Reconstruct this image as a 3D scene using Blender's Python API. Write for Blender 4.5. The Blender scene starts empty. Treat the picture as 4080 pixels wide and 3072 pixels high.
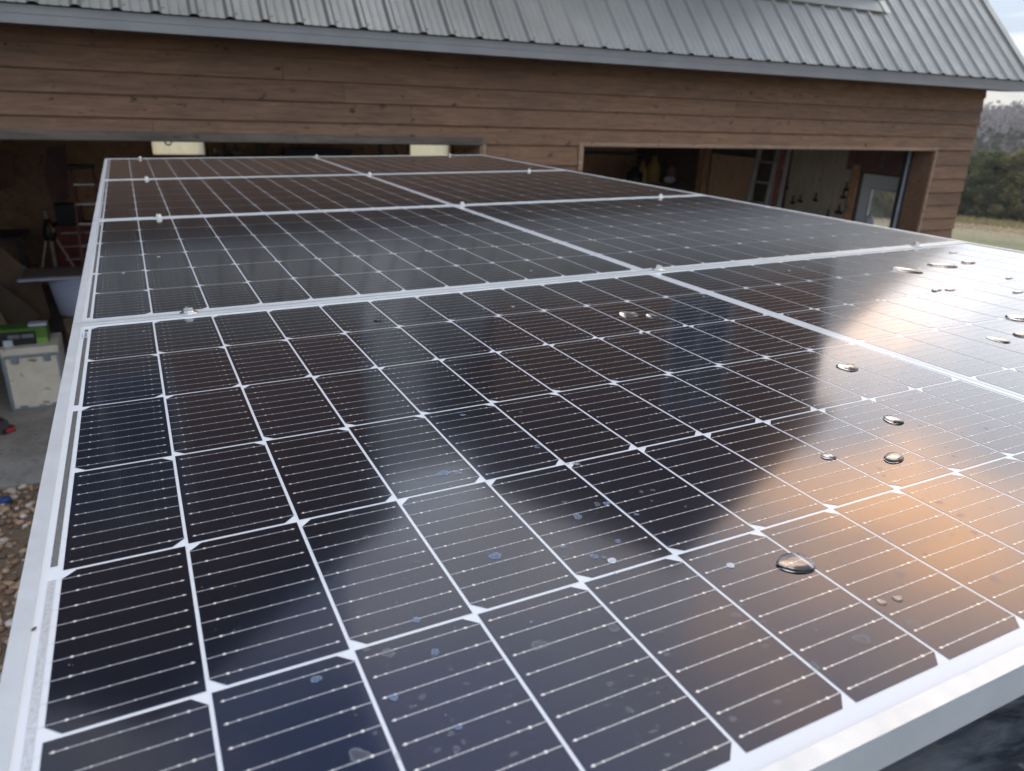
import bpy, bmesh, math, random
import numpy as np
from mathutils import Matrix, Vector
R_ = math.radians
sc = bpy.context.scene
col = sc.collection
rnd = random.Random(7)

# ------------------------------------------------------------------ camera
G = np.array([[9.99843342e-01, -1.01984300e-02, -1.44666200e-02],
              [1.01973627e-02, 9.99947995e-01, -1.47544485e-04],
              [1.44673724e-02, 0.0, 9.99895342e-01]])
RM = np.array([[0.89627178, -0.44292388, 0.02270109],
               [-0.14095754, -0.33301675, -0.93232549],
               [0.42050907, 0.83241713, -0.36090697]])
CP = np.array([0.11112026, -1.24576934, 0.33226587])
FPX = 2948.98
CG = G @ CP
cam = bpy.data.cameras.new('camera'); camo = bpy.data.objects.new('camera', cam); col.objects.link(camo)
ax = G @ RM.T
M = Matrix.Identity(4)
for i in range(3):
    M[i][0] = ax[i][0]; M[i][1] = -ax[i][1]; M[i][2] = -ax[i][2]; M[i][3] = CG[i]
camo.matrix_world = M
cam.sensor_width = 36; cam.sensor_fit = 'HORIZONTAL'
cam.lens = FPX / 4080 * 36
cam.clip_start = 0.02; cam.clip_end = 3000
cam.dof.use_dof = True; cam.dof.focus_distance = 0.80; cam.dof.aperture_fstop = 8.5
sc.camera = camo

def ray(x, y): return G @ (RM.T @ np.array([(x - 2040) / FPX, (y - 1536) / FPX, 1.0]))
def at(x, y, X=None, Y=None, Z=None):
    """world point seen at full-size photo pixel (x, y) on the plane X=, Y= or Z="""
    r = ray(x, y); k, v = (0, X) if X is not None else (1, Y) if Y is not None else (2, Z)
    return Vector(CG + r * ((v - CG[k]) / r[k]))
def onpanel(x, y, z=0.0):
    """array-frame point of display pixel (2212 px wide photo)"""
    r = RM.T @ np.array([(x * 1.84448 - 2040) / FPX, (y * 1.84448 - 1536) / FPX, 1.0])
    return CP + r * ((z - CP[2]) / r[2])

# ------------------------------------------------------------------ sky and sun
SAZ, SEL = R_(56.5), R_(26)
SD = (math.sin(SAZ) * math.cos(SEL), math.cos(SAZ) * math.cos(SEL), math.sin(SEL))
W = bpy.data.worlds.new("World"); sc.world = W; W.use_nodes = True
nt = W.node_tree; N = nt.nodes; Lk = nt.links; N.clear()
def nd(t, **k):
    n = N.new(t)
    for a, b in k.items(): setattr(n, a, b)
    return n
def mth(op, a, b=None, c=None, clamp=False):
    n = nd('ShaderNodeMath', operation=op, use_clamp=clamp)
    for i, v in enumerate((a, b, c)):
        if v is None: continue
        if isinstance(v, (int, float)): n.inputs[i].default_value = v
        else: Lk.new(v, n.inputs[i])
    return n.outputs[0]
def mixc(f, a, b, bt='MIX'):
    n = nd('ShaderNodeMix', data_type='RGBA', blend_type=bt, clamp_factor=True)
    for i, v in ((0, f), (6, a), (7, b)):
        if isinstance(v, (int, float)): n.inputs[i].default_value = v
        elif isinstance(v, tuple): n.inputs[i].default_value = (*v, 1)
        else: Lk.new(v, n.inputs[i])
    return n.outputs[2]
def ss(v, a, b):
    n = nd('ShaderNodeMapRange', interpolation_type='SMOOTHSTEP'); Lk.new(v, n.inputs[0])
    n.inputs[1].default_value = a; n.inputs[2].default_value = b; return n.outputs[0]
tc = nd('ShaderNodeTexCoord')
sep = nd('ShaderNodeSeparateXYZ'); Lk.new(tc.outputs['Generated'], sep.inputs[0])
dz = mth('MAXIMUM', sep.outputs[2], 0.0)
den = mth('ADD', dz, 0.16)
cmb = nd('ShaderNodeCombineXYZ'); Lk.new(mth('DIVIDE', sep.outputs[0], den), cmb.inputs[0]); Lk.new(mth('DIVIDE', sep.outputs[1], den), cmb.inputs[1])
def noise(vec, scale, detail=5, rough=.55, dist=0.0):
    n = nd('ShaderNodeTexNoise'); Lk.new(vec, n.inputs['Vector']); n.inputs['Scale'].default_value = scale
    n.inputs['Detail'].default_value = detail; n.inputs['Roughness'].default_value = rough; n.inputs['Distortion'].default_value = dist
    return n.outputs['Fac']
mp = nd('ShaderNodeMapping'); Lk.new(cmb.outputs[0], mp.inputs[0]); mp.inputs['Location'].default_value = (1.3, 4.1, 0); mp.inputs['Scale'].default_value = (1, 1.35, 1)
n1 = noise(mp.outputs[0], 1.0, 6, .55, .3); n2 = noise(mp.outputs[0], 2.3, 6, .6, .2)
dot = nd('ShaderNodeVectorMath', operation='DOT_PRODUCT'); Lk.new(tc.outputs['Generated'], dot.inputs[0]); dot.inputs[1].default_value = SD
s = mth('MAXIMUM', dot.outputs['Value'], 0.0)
glow = mth('POWER', s, 90.0); wide = mth('POWER', s, 12.0)
sky = nd('ShaderNodeTexSky', sky_type='NISHITA'); sky.sun_disc = False; sky.sun_elevation = SEL; sky.sun_rotation = SAZ
skyc = mixc(1.0, sky.outputs[0], (1.0, 1.0, 1.0), 'MULTIPLY')
sks = nd('ShaderNodeVectorMath', operation='MULTIPLY'); Lk.new(sky.outputs[0], sks.inputs[0]); sks.inputs[1].default_value = (1.15, 1.28, 1.5); skm = nd('ShaderNodeVectorMath', operation='MINIMUM'); Lk.new(sks.outputs[0], skm.inputs[0]); skm.inputs[1].default_value = (4.2, 4.9, 5.9); skyc = skm.outputs[0]
cloud = mixc(ss(n2, .36, .66), (2.1, 2.25, 3.1), (6.3, 6.2, 6.05))
cloud = mixc(mth('MULTIPLY', wide, .75), cloud, (6.2, 6.2, 6.5))
d2 = nd('ShaderNodeVectorMath', operation='DOT_PRODUCT'); Lk.new(tc.outputs['Generated'], d2.inputs[0]); d2.inputs[1].default_value = (.871, .438, .222)
cloud = mixc(mth('POWER', mth('MAXIMUM', d2.outputs['Value'], 0.0), 26.0), cloud, (9.0, 9.5, 10.0))
mp3 = nd('ShaderNodeMapping'); Lk.new(cmb.outputs[0], mp3.inputs[0]); mp3.inputs['Rotation'].default_value = (0, 0, .95); mp3.inputs['Scale'].default_value = (3.4, 1.1, 1); mp3.inputs['Location'].default_value = (.4, .2, 0)
n3 = noise(mp3.outputs[0], 1.2, 4, .5, .3)
cloud = mixc(mth('MULTIPLY', mth('POWER', s, 22.0), ss(n3, .50, .66)), cloud, (16.0, 9.2, 4.8))
cloud = mixc(mth('MULTIPLY', glow, mth('ADD', mth('MULTIPLY', n2, 1.0), .2)), cloud, (36.0, 17.5, 5.5))
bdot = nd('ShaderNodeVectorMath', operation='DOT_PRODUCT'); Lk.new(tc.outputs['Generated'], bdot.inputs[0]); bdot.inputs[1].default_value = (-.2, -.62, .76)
fill_fac = mth('ADD', mth('MULTIPLY', ss(bdot.outputs['Value'], .08, .75), 1.25), 1.0)  # added fill light: clouds brightened behind and above the camera
bs = nd('ShaderNodeVectorMath', operation='SCALE'); Lk.new(cloud, bs.inputs[0]); Lk.new(fill_fac, bs.inputs['Scale'])
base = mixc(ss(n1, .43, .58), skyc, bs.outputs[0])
hor = mth('POWER', mth('SUBTRACT', 1.0, mth('MULTIPLY', dz, 1.0), clamp=True), 26.0)
low = nd('ShaderNodeMapRange'); Lk.new(dz, low.inputs[0]); low.inputs[1].default_value = .05; low.inputs[2].default_value = .24; low.inputs[3].default_value = .72; low.inputs[4].default_value = 1.0
lowc = nd('ShaderNodeVectorMath', operation='SCALE'); Lk.new(base, lowc.inputs[0]); Lk.new(low.outputs[0], lowc.inputs['Scale'])
base = mixc(mth('MULTIPLY', hor, .9), lowc.outputs[0], (6.2, 5.5, 4.0))
bg = nd('ShaderNodeBackground'); Lk.new(base, bg.inputs[0]); bg.inputs[1].default_value = 0.09
out = nd('ShaderNodeOutputWorld'); Lk.new(bg.outputs[0], out.inputs[0])

sun = bpy.data.lights.new('sun', 'SUN'); so = bpy.data.objects.new('sun', sun); col.objects.link(so)
sun.energy = 0.5; sun.angle = R_(80); sun.color = (1.0, 0.94, 0.87)
so.rotation_euler = Vector(SD).to_track_quat('Z', 'Y').to_euler()
sc.view_settings.view_transform = 'Standard'; sc.view_settings.look = 'None'
sc.view_settings.exposure = 1.2; sc.view_settings.gamma = 1.0
cy = sc.cycles
cy.use_denoising = True; cy.use_adaptive_sampling = True; cy.adaptive_threshold = 0.015
cy.max_bounces = 8; cy.diffuse_bounces = 4; cy.glossy_bounces = 4; cy.transmission_bounces = 8; cy.transparent_max_bounces = 12
cy.caustics_reflective = False; cy.caustics_refractive = True; cy.blur_glossy = .6; cy.sample_clamp_indirect = 3

# ------------------------------------------------------------------ materials
MATS = {}
class NT:
    def __init__(s, name):
        s.m = bpy.data.materials.new(name); s.m.use_nodes = True; s.t = s.m.node_tree
        s.p = s.t.nodes['Principled BSDF']; MATS[name] = s.m
    def n(s, t, **k):
        x = s.t.nodes.new(t)
        for a, b in k.items(): setattr(x, a, b)
        return x
    def l(s, a, b): s.t.links.new(a, b)
    def set(s, k, v):
        if isinstance(v, (int, float)): s.p.inputs[k].default_value = v
        elif isinstance(v, tuple): s.p.inputs[k].default_value = (*v, 1)
        else: s.l(v, s.p.inputs[k])
    def coord(s, which='Object', scale=(1, 1, 1), loc=(0, 0, 0)):
        c = s.n('ShaderNodeTexCoord'); m = s.n('ShaderNodeMapping'); s.l(c.outputs[which], m.inputs[0])
        m.inputs['Scale'].default_value = scale; m.inputs['Location'].default_value = loc; return m.outputs[0]
    def noise(s, v, scale, detail=4, rough=.55, dist=0):
        x = s.n('ShaderNodeTexNoise'); s.l(v, x.inputs['Vector']); x.inputs['Scale'].default_value = scale
        x.inputs['Detail'].default_value = detail; x.inputs['Roughness'].default_value = rough; x.inputs['Distortion'].default_value = dist
        return x.outputs['Fac']
    def math(s, op, a, b=None, clamp=False):
        x = s.n('ShaderNodeMath', operation=op, use_clamp=clamp)
        for i, v in enumerate((a, b)):
            if v is None: continue
            if isinstance(v, (int, float)): x.inputs[i].default_value = v
            else: s.l(v, x.inputs[i])
        return x.outputs[0]
    def ramp(s, v, a, b, lo=0.0, hi=1.0):
        x = s.n('ShaderNodeMapRange'); s.l(v, x.inputs[0])
        for i, q in enumerate((a, b, lo, hi)): x.inputs[i + 1].default_value = q
        return x.outputs[0]
    def mix(s, f, a, b, bt='MIX'):
        x = s.n('ShaderNodeMix', data_type='RGBA', blend_type=bt, clamp_factor=True)
        for i, v in ((0, f), (6, a), (7, b)):
            if isinstance(v, (int, float)): x.inputs[i].default_value = v
            elif isinstance(v, tuple): x.inputs[i].default_value = (*v, 1)
            else: s.l(v, x.inputs[i])
        return x.outputs[2]
    def bump(s, h, strength=.3, dist=.01, to='Normal'):
        b = s.n('ShaderNodeBump'); s.l(h, b.inputs['Height']); b.inputs['Strength'].default_value = strength; b.inputs['Distance'].default_value = dist
        s.l(b.outputs[0], s.p.inputs[to]); return b.outputs[0]
def simple(name, c, rough=.6, metal=0.0, var=.18, scale=6.0, bump=0.0, coord='Object', c2=None, **k):
    t = NT(name); v = t.coord(coord)
    n = t.noise(v, scale, 5)
    c2 = c2 or tuple(max(0, x * (1 - var * 2)) for x in c)
    t.set('Base Color', t.mix(t.ramp(n, .3, .7), c2, c)); t.set('Roughness', rough); t.set('Metallic', metal)
    if bump: t.bump(t.noise(v, scale * 6, 4), bump, .01)
    for a, b in k.items(): t.set(a.replace('_', ' '), b)
    return t.m

def coat(t, rough=.09):
    t.set('Coat Weight', 1.0); t.set('Coat IOR', 1.38)       # anti-reflective solar glass
    v = t.coord('Object'); t.set('Coat Roughness', t.ramp(t.noise(v, 14, 5, .6), .3, .75, rough * .85, rough * 1.25))

t = NT('cell_silicon')
co = t.n('ShaderNodeTexCoord'); sx = t.n('ShaderNodeSeparateXYZ'); t.l(co.outputs['Object'], sx.inputs[0])
fr = t.math('FRACT', t.math('MULTIPLY', sx.outputs[0], 1 / .00125)); line = t.math('LESS_THAN', fr, .08)
oi = t.n('ShaderNodeObjectInfo')
tint = t.mix(t.ramp(oi.outputs['Random'], .35, 1.0), (.0012, .0016, .0042), (.0010, .0036, .0125))
mot = t.mix(t.ramp(t.noise(co.outputs['Object'], 25, 4), .3, .7), tint, (.0010, .0014, .0038))
t.set('Base Color', t.mix(line, mot, (.085, .10, .13))); t.set('Roughness', .16); t.set('Specular IOR Level', .22)
t.set('Specular Tint', (.38, .38, 1.0)); coat(t, .09)
t = NT('backsheet_white'); t.set('Base Color', (.74, .755, .73)); t.set('Roughness', .6); coat(t, .09)
t = NT('busbar'); t.set('Base Color', t.mix(t.ramp(t.noise(t.coord('Object'), 700, 3), .35, .65), (.30, .30, .295), (.55, .54, .51)))
t.set('Roughness', .45); t.set('Metallic', .35); coat(t, .09)
t = NT('solder_pad'); t.set('Base Color', (.80, .76, .64)); t.set('Roughness', .4); t.set('Metallic', .2); coat(t, .09)
t = NT('ribbon_foil'); v = t.coord('Object'); h = t.noise(v, 420, 5, .7)
t.set('Base Color', t.mix(t.ramp(h, .35, .65), (.60, .60, .56), (.92, .91, .86))); t.set('Metallic', .45); t.set('Roughness', .27)
t.bump(h, .28, .0012); t.set('Coat Weight', .6); t.set('Coat Roughness', .08)
t = NT('ribbon_dark'); v = t.coord('Object'); h = t.noise(v, 520, 5, .75)
t.set('Base Color', t.mix(t.ramp(h, .35, .65), (.16, .16, .14), (.55, .54, .48))); t.set('Metallic', .7); t.set('Roughness', .27)
t.bump(h, .28, .0012); t.set('Coat Weight', .6); t.set('Coat Roughness', .08)
t = NT('anodised_frame'); v = t.coord('Object', (1, 1, 1)); n = t.noise(v, 14, 6, .65)
t.set('Base Color', t.mix(t.ramp(n, .35, .7), (.62, .635, .60), (.71, .72, .68))); t.set('Metallic', .35)
t.set('Roughness', t.ramp(t.noise(v, 60, 4), .3, .7, .34, .5)); t.bump(t.noise(v, 400, 3), .05, .0005)
simple('stainless', (.80, .78, .70), .2, 1.0, .1, 300, .08)
simple('sticker_white', (.84, .87, .92), .5, 0, .02, 10, Coat_Weight=.8)
simple('sticker_ink', (.22, .25, .30), .5, 0, .02, 10, Coat_Weight=.8)
simple('grime', (.02, .018, .015), .9)
# stains
def stain(name, c, alpha):
    t = NT(name); v = t.coord('Object'); n = t.noise(v, 330, 5, .7)
    t.set('Base Color', c); t.set('Roughness', .7); t.set('Alpha', t.ramp(n, .25, .75, alpha * .35, alpha)); return t.m
stain('stain_blue', (.24, .34, .50), .62); stain('stain_blue_rim', (.34, .43, .54), .6); stain('stain_faint_rim', (.48, .49, .48), .38); stain('stain_white', (.80, .82, .84), 1.0); stain('stain_faint', (.35, .36, .37), .28)
stain('speck_pale', (.50, .50, .50), .55)
t = NT('water'); t.set('Base Color', (1, 1, 1)); t.set('Roughness', 0.0); t.set('IOR', 1.333); t.set('Transmission Weight', 1.0)

# vehicle roof
t = NT('dark_rubber_roof'); v = t.coord('Object', (1, 1, 1)); vs = t.coord('Object', (2.2, 9, 2)) ; 
a = t.noise(v, 9, 7, .65, 1.2); b = t.noise(vs, 3.2, 6, .6, 1.6); c = t.noise(v, 30, 5, .6)
base = t.mix(t.ramp(b, .42, .66), (.03, .038, .045), (.17, .19, .205)); base = t.mix(t.ramp(a, .56, .72), base, (.20, .19, .175))  # cloud and leaf reflections painted as pale streaks and brown blotches over weathering
base = t.mix(t.ramp(c, .66, .74), base, (.28, .24, .20)); t.set('Base Color', base); t.set('Roughness', .42); t.bump(a, .25, .01)
simple('van_paint', (.55, .56, .56), .35, 0, .05, 3)
simple('tyre_rubber', (.02, .02, .02), .8)
simple('dark_plastic', (.018, .018, .02), .5, 0, .3, 8)

# wood siding with a per-board shade and grain along the board
def wood(name, c1, c2, grain=(1.2, 14, 14), attr=True, knots=True, dirt=0.0):
    t = NT(name); v = t.coord('Object', grain); g = t.noise(v, 3.2, 7, .65, .8)
    base = t.mix(t.ramp(g, .32, .68), c1, c2)
    if knots:
        k = t.noise(t.coord('Object', (4, 7, 7)), 2.6, 3, .5, .4); base = t.mix(t.ramp(k, .645, .72), base, tuple(x * .35 for x in c1))
    if dirt:
        d = t.noise(t.coord('Object', (.8, 3, 3)), 1.7, 6, .65); base = t.mix(t.math('MULTIPLY', t.ramp(d, .45, .75), dirt), base, (.04, .036, .03))
    if attr:
        at_ = t.n('ShaderNodeAttribute', attribute_name='tone'); f = t.math('ADD', t.math('MULTIPLY', at_.outputs['Fac'], .30), .85)
        hsv = t.n('ShaderNodeHueSaturation'); t.l(base, hsv.inputs['Color']); t.l(f, hsv.inputs['Value']); base = hsv.outputs[0]
    t.set('Base Color', base); t.set('Roughness', .78); t.bump(g, .25, .004); return t.m
wood('siding_wood', (.128, .068, .036), (.232, .130, .072), dirt=.35)
wood('trim_wood', (.22, .14, .085), (.36, .245, .155), attr=False)
wood('weathered_wood', (.08, .065, .05), (.16, .13, .10), attr=False, dirt=.7)
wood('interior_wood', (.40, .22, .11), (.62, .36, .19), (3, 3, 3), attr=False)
wood('plywood', (.62, .40, .23), (.80, .55, .34), (6, 6, 1.2), attr=False)
wood('crate_ply', (.60, .53, .40), (.72, .65, .52), (2, 2, 2), attr=False)
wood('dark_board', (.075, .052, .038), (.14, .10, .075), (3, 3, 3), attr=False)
wood('grey_board', (.38, .32, .24), (.56, .48, .37), (6, 6, 1), attr=False)
t = NT('roof_metal'); v = t.coord('Object'); n = t.noise(v, 1.5, 6, .6)
t.set('Base Color', t.mix(t.ramp(n, .3, .7), (.235, .235, .205), (.285, .284, .25))); t.set('Metallic', .6); t.set('Roughness', t.ramp(t.noise(v, 5, 5), .3, .7, .28, .42))
simple('fascia_metal', (.235, .235, .23), .42, .3, .08, 4)
simple('trim_cream', (.66, .62, .52), .5, 0, .06, 9)
simple('track_metal', (.62, .68, .74), .4, .2, .1, 5)
simple('track_dark', (.05, .06, .065), .5, .4)
simple('door_white', (.72, .75, .77), .5, 0, .03, 4)
simple('beading', (.66, .68, .67), .5)
simple('aluminium', (.60, .62, .61), .42, .6, .1, 8)
simple('orange_fibreglass', (.28, .10, .065), .45)
simple('red_paint', (.30, .04, .035), .5, 0, .1); simple('dark_red', (.24, .13, .115), .8)
simple('rail_red', (.50, .13, .12), .5); simple('ladder_white', (.55, .53, .50), .5)
simple('green_plastic', (.09, .20, .025), .5); simple('green_bright', (.2, .42, .06), .5)
simple('black_plastic', (.012, .012, .014), .5); simple('grey_panel', (.17, .20, .21), .4); simple('pale_patch', (.62, .65, .70), .5)
simple('white_plastic', (.46, .47, .58), .5, 0, .03); simple('tan_board', (.30, .23, .18), .8)
simple('cardboard', (.20, .125, .07), .85, 0, .1); simple('cardboard_dark', (.11, .072, .045), .85); simple('kraft', (.24, .17, .085), .85)
simple('zinc', (.40, .47, .52), .35, .8, .1, 20)
simple('tool_red', (.50, .03, .03), .45); simple('tool_grey', (.07, .065, .07), .5)
simple('yellow_plastic', (.42, .29, .05), .5); simple('brown_cloth', (.30, .19, .13), .9); simple('orange_cloth', (.22, .10, .03), .9)
simple('rag_white', (.7, .68, .65), .9); simple('blue_plastic', (.02, .06, .20), .5); simple('rose_plastic', (.55, .12, .16), .5)
simple('copper', (.55, .34, .16), .4, .5); simple('green_flag', (.06, .28, .03), .8); simple('jar_beige', (.36, .24, .15), .5)
simple('lens_blue', (.03, .12, .32), .5); simple('tripod_wood', (.5, .38, .30), .6); simple('tripod_dark', (.03, .03, .02), .5)
t = NT('concrete'); v = t.coord('Object'); a = t.noise(v, 1.4, 8, .68, .6); b = t.noise(v, 22, 5)
bb = t.mix(t.ramp(a, .32, .68), (.17, .158, .13), (.36, .335, .29)); bb = t.mix(t.ramp(b, .5, .8), bb, (.15, .12, .10)); t.set('Base Color', bb); t.set('Roughness', .75); t.bump(b, .2, .005)
t = NT('earth'); v = t.coord('Object'); a = t.noise(v, .5, 8, .7); b = t.noise(v, 60, 4)
dd = t.mix(t.ramp(b, .3, .7), (.085, .06, .038), (.20, .15, .10))
geo = t.n('ShaderNodeNewGeometry'); sp = t.n('ShaderNodeSeparateXYZ'); t.l(geo.outputs['Position'], sp.inputs[0])
ln = t.n('ShaderNodeVectorMath', operation='LENGTH'); t.l(geo.outputs['Position'], ln.inputs[0]); d = ln.outputs['Value']
grs = t.mix(t.ramp(t.noise(v, .09, 6, .6), .38, .62), (.17, .20, .07), (.30, .28, .13)); grs = t.mix(t.ramp(t.noise(v, .9, 6), .4, .7), grs, (.24, .215, .12))
dry = t.mix(t.ramp(t.noise(v, .3, 5), .3, .7), (.36, .275, .165), (.42, .28, .18))
grs = t.mix(t.ramp(d, 40, 56), grs, dry)
hillc = t.mix(t.ramp(t.noise(v, .03, 6), .3, .7), (.10, .085, .07), (.16, .14, .12))
grs = t.mix(t.ramp(d, 85, 100), grs, hillc)
t.set('Base Color', t.mix(t.ramp(d, 9.5, 11.5), dd, grs)); t.set('Roughness', .95)
t = NT('pebble'); at_ = t.n('ShaderNodeAttribute', attribute_name='tone'); rp = t.n('ShaderNodeValToRGB'); t.l(at_.outputs['Fac'], rp.inputs[0])
e = rp.color_ramp.elements; e[0].color = (.11, .07, .04, 1); e[1].color = (.55, .50, .44, 1)
for p_, c_ in ((.3, (.25, .15, .085, 1)), (.6, (.36, .25, .15, 1)), (.8, (.42, .25, .16, 1)), (.93, (.40, .33, .25, 1))):
    q = rp.color_ramp.elements.new(p_); q.color = c_
t.set('Base Color', rp.outputs[0]); t.set('Roughness', .75)
def leaf(name, c1, c2):
    t = NT(name); at_ = t.n('ShaderNodeAttribute', attribute_name='tone'); c = t.mix(at_.outputs['Fac'], c1, c2); t.set('Base Color', c); t.set('Roughness', .9); t.set('Specular IOR Level', .15)
    tr = t.n('ShaderNodeBsdfTranslucent'); t.l(c, tr.inputs[0]); mx = t.n('ShaderNodeMixShader'); mx.inputs[0].default_value = .42
    t.l(t.p.outputs[0], mx.inputs[1]); t.l(tr.outputs[0], mx.inputs[2]); t.l(mx.outputs[0], t.t.nodes['Material Output'].inputs[0]); return t.m
leaf('cedar_green', (.09, .115, .045), (.25, .265, .10)); leaf('cedar_olive', (.14, .13, .045), (.34, .30, .12))
leaf('bare_twigs', (.20, .17, .14), (.38, .33, .28)); leaf('hill_twigs', (.16, .145, .13), (.36, .33, .30)); leaf('hill_cedar', (.07, .08, .05), (.15, .16, .10))
simple('bark', (.10, .075, .055), .9)
t = NT('window_glass'); t.set('Base Color', (1, 1, 1)); t.set('Roughness', .03); t.set('IOR', 1.45); t.set('Alpha', .12); t.set('Specular IOR Level', .5)
t = NT('dusty_pane'); v = t.coord('Object', (1, 1, .3)); n = t.noise(v, 30, 5, .7)
tr = t.n('ShaderNodeBsdfTranslucent'); tr.inputs[0].default_value = (.90, .86, .70, 1); tp = t.n('ShaderNodeBsdfTransparent'); tp.inputs[0].default_value = (.9, .9, .85, 1)
mx = t.n('ShaderNodeMixShader'); t.l(t.ramp(n, .3, .7, .75, .95), mx.inputs[0]); t.l(tp.outputs[0], mx.inputs[1]); t.l(tr.outputs[0], mx.inputs[2]); t.l(mx.outputs[0], t.t.nodes['Material Output'].inputs[0])

simple('dormer_glass', (.03, .04, .05), .12, 0, .1, 3)
leaf('grass_blades', (.28, .27, .11), (.46, .38, .20))
hm = bpy.data.materials.new('haze'); hm.use_nodes = True; MATS['haze'] = hm; ht = hm.node_tree; ht.nodes.remove(ht.nodes['Principled BSDF'])
pv = ht.nodes.new('ShaderNodeVolumePrincipled'); pv.inputs['Color'].default_value = (.90, .90, .90, 1); pv.inputs['Density'].default_value = .0006; pv.inputs['Anisotropy'].default_value = .2
ht.links.new(pv.outputs[0], ht.nodes['Material Output'].inputs['Volume'])
# ------------------------------------------------------------------ helpers
class MB:
    def __init__(s): s.bm = bmesh.new(); s.mi = 0; s.tone = s.bm.verts.layers.float.new('tone'); s.tv = .5
    def _t(s, vs):
        for v in vs: v[s.tone] = s.tv
    def face(s, pts):
        vs = [s.bm.verts.new(p) for p in pts]; s._t(vs)
        f = s.bm.faces.new(vs); f.material_index = s.mi; return f
    def box(s, a, b, R=None, o=None):
        x0, y0, z0 = a; x1, y1, z1 = b
        P = [Vector(p) for p in ((x0, y0, z0), (x1, y0, z0), (x1, y1, z0), (x0, y1, z0), (x0, y0, z1), (x1, y0, z1), (x1, y1, z1), (x0, y1, z1))]
        if R is not None: P = [R @ (p - o) + o for p in P]
        vs = [s.bm.verts.new(p) for p in P]; s._t(vs)
        for q in ((0, 3, 2, 1), (4, 5, 6, 7), (0, 1, 5, 4), (1, 2, 6, 5), (2, 3, 7, 6), (3, 0, 4, 7)):
            f = s.bm.faces.new([vs[i] for i in q]); f.material_index = s.mi
        return s
    def prism(s, pts, d):
        """extrude polygon (list of Vector) by vector d"""
        n = len(pts); a = [s.bm.verts.new(p) for p in pts]; b = [s.bm.verts.new(Vector(p) + Vector(d)) for p in pts]; s._t(a + b)
        fs = [s.bm.faces.new(a), s.bm.faces.new(b[::-1])] + [s.bm.faces.new((a[i], b[i], b[(i + 1) % n], a[(i + 1) % n])) for i in range(n)]
        for f in fs: f.material_index = s.mi
        return s
    def bar(s, p, q, w, h=None, up=(0, 0, 1)):
        p = Vector(p); q = Vector(q); h = h or w; d = (q - p).normalized(); u = Vector(up)
        if abs(d.dot(u)) > .98: u = Vector((1, 0, 0))
        x = d.cross(u).normalized() * (w / 2); y = x.cross(d).normalized() * (h / 2)
        return s.prism([p - x - y, p + x - y, p + x + y, p - x + y], q - p)
    def tube(s, pts, r, n=8):
        pts = [Vector(p) for p in pts]; rings = []
        rr = r if isinstance(r, (list, tuple)) else [r] * len(pts)
        for i, p in enumerate(pts):
            d = (pts[min(i + 1, len(pts) - 1)] - pts[max(i - 1, 0)]).normalized(); u = Vector((0, 0, 1)) if abs(d.z) < .9 else Vector((1, 0, 0))
            x = d.cross(u).normalized(); y = x.cross(d)
            ring = [s.bm.verts.new(p + (x * math.cos(2 * math.pi * k / n) + y * math.sin(2 * math.pi * k / n)) * rr[i]) for k in range(n)]; s._t(ring); rings.append(ring)
        for a, b in zip(rings, rings[1:]):
            for k in range(n):
                f = s.bm.faces.new((a[k], a[(k + 1) % n], b[(k + 1) % n], b[k])); f.material_index = s.mi; f.smooth = True
        for f in (s.bm.faces.new(rings[0]), s.bm.faces.new(rings[-1][::-1])): f.material_index = s.mi
        return s
    def lathe(s, prof, c=(0, 0, 0), n=32, smooth=True, sx=1, sy=1):
        c = Vector(c); rings = []
        for r, z in prof:
            ring = [s.bm.verts.new(c + Vector((r * sx * math.cos(2 * math.pi * k / n), r * sy * math.sin(2 * math.pi * k / n), z))) for k in range(n)]; s._t(ring); rings.append(ring)
        for a, b in zip(rings, rings[1:]):
            for k in range(n):
                f = s.bm.faces.new((a[k], a[(k + 1) % n], b[(k + 1) % n], b[k])); f.material_index = s.mi; f.smooth = smooth
        for f in (s.bm.faces.new(rings[0][::-1]), s.bm.faces.new(rings[-1])): f.material_index = s.mi
        return s
    ICO = None
    def blob(s, c, r, sub=1, jit=.2):
        if sub == 1:
            if MB.ICO is None:
                t_ = bmesh.new(); bmesh.ops.create_icosphere(t_, subdivisions=1, radius=1); MB.ICO = ([v.co.copy() for v in t_.verts], [[v.index for v in f.verts] for f in t_.faces]); t_.free()
            r = Vector(r) if not isinstance(r, (int, float)) else Vector((r, r, r)); c = Vector(c); vs = []
            for q in MB.ICO[0]:
                k = 1 + rnd.uniform(-jit, jit); vs.append(s.bm.verts.new((c.x + q.x * r.x * k, c.y + q.y * r.y * k, c.z + q.z * r.z * k)))
            s._t(vs)
            for f in MB.ICO[1]:
                f_ = s.bm.faces.new([vs[i] for i in f]); f_.material_index = s.mi; f_.smooth = True
            return s
        g = bmesh.ops.create_icosphere(s.bm, subdivisions=sub, radius=1)['verts']; s._t(g)
        r = Vector(r) if not isinstance(r, (int, float)) else Vector((r, r, r))
        for v in g:
            k = 1 + rnd.uniform(-jit, jit); v.co = Vector(c) + Vector((v.co.x * r.x, v.co.y * r.y, v.co.z * r.z)) * k
        for v in g:
            for f in v.link_faces: f.material_index = s.mi; f.smooth = True
        return s
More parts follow.
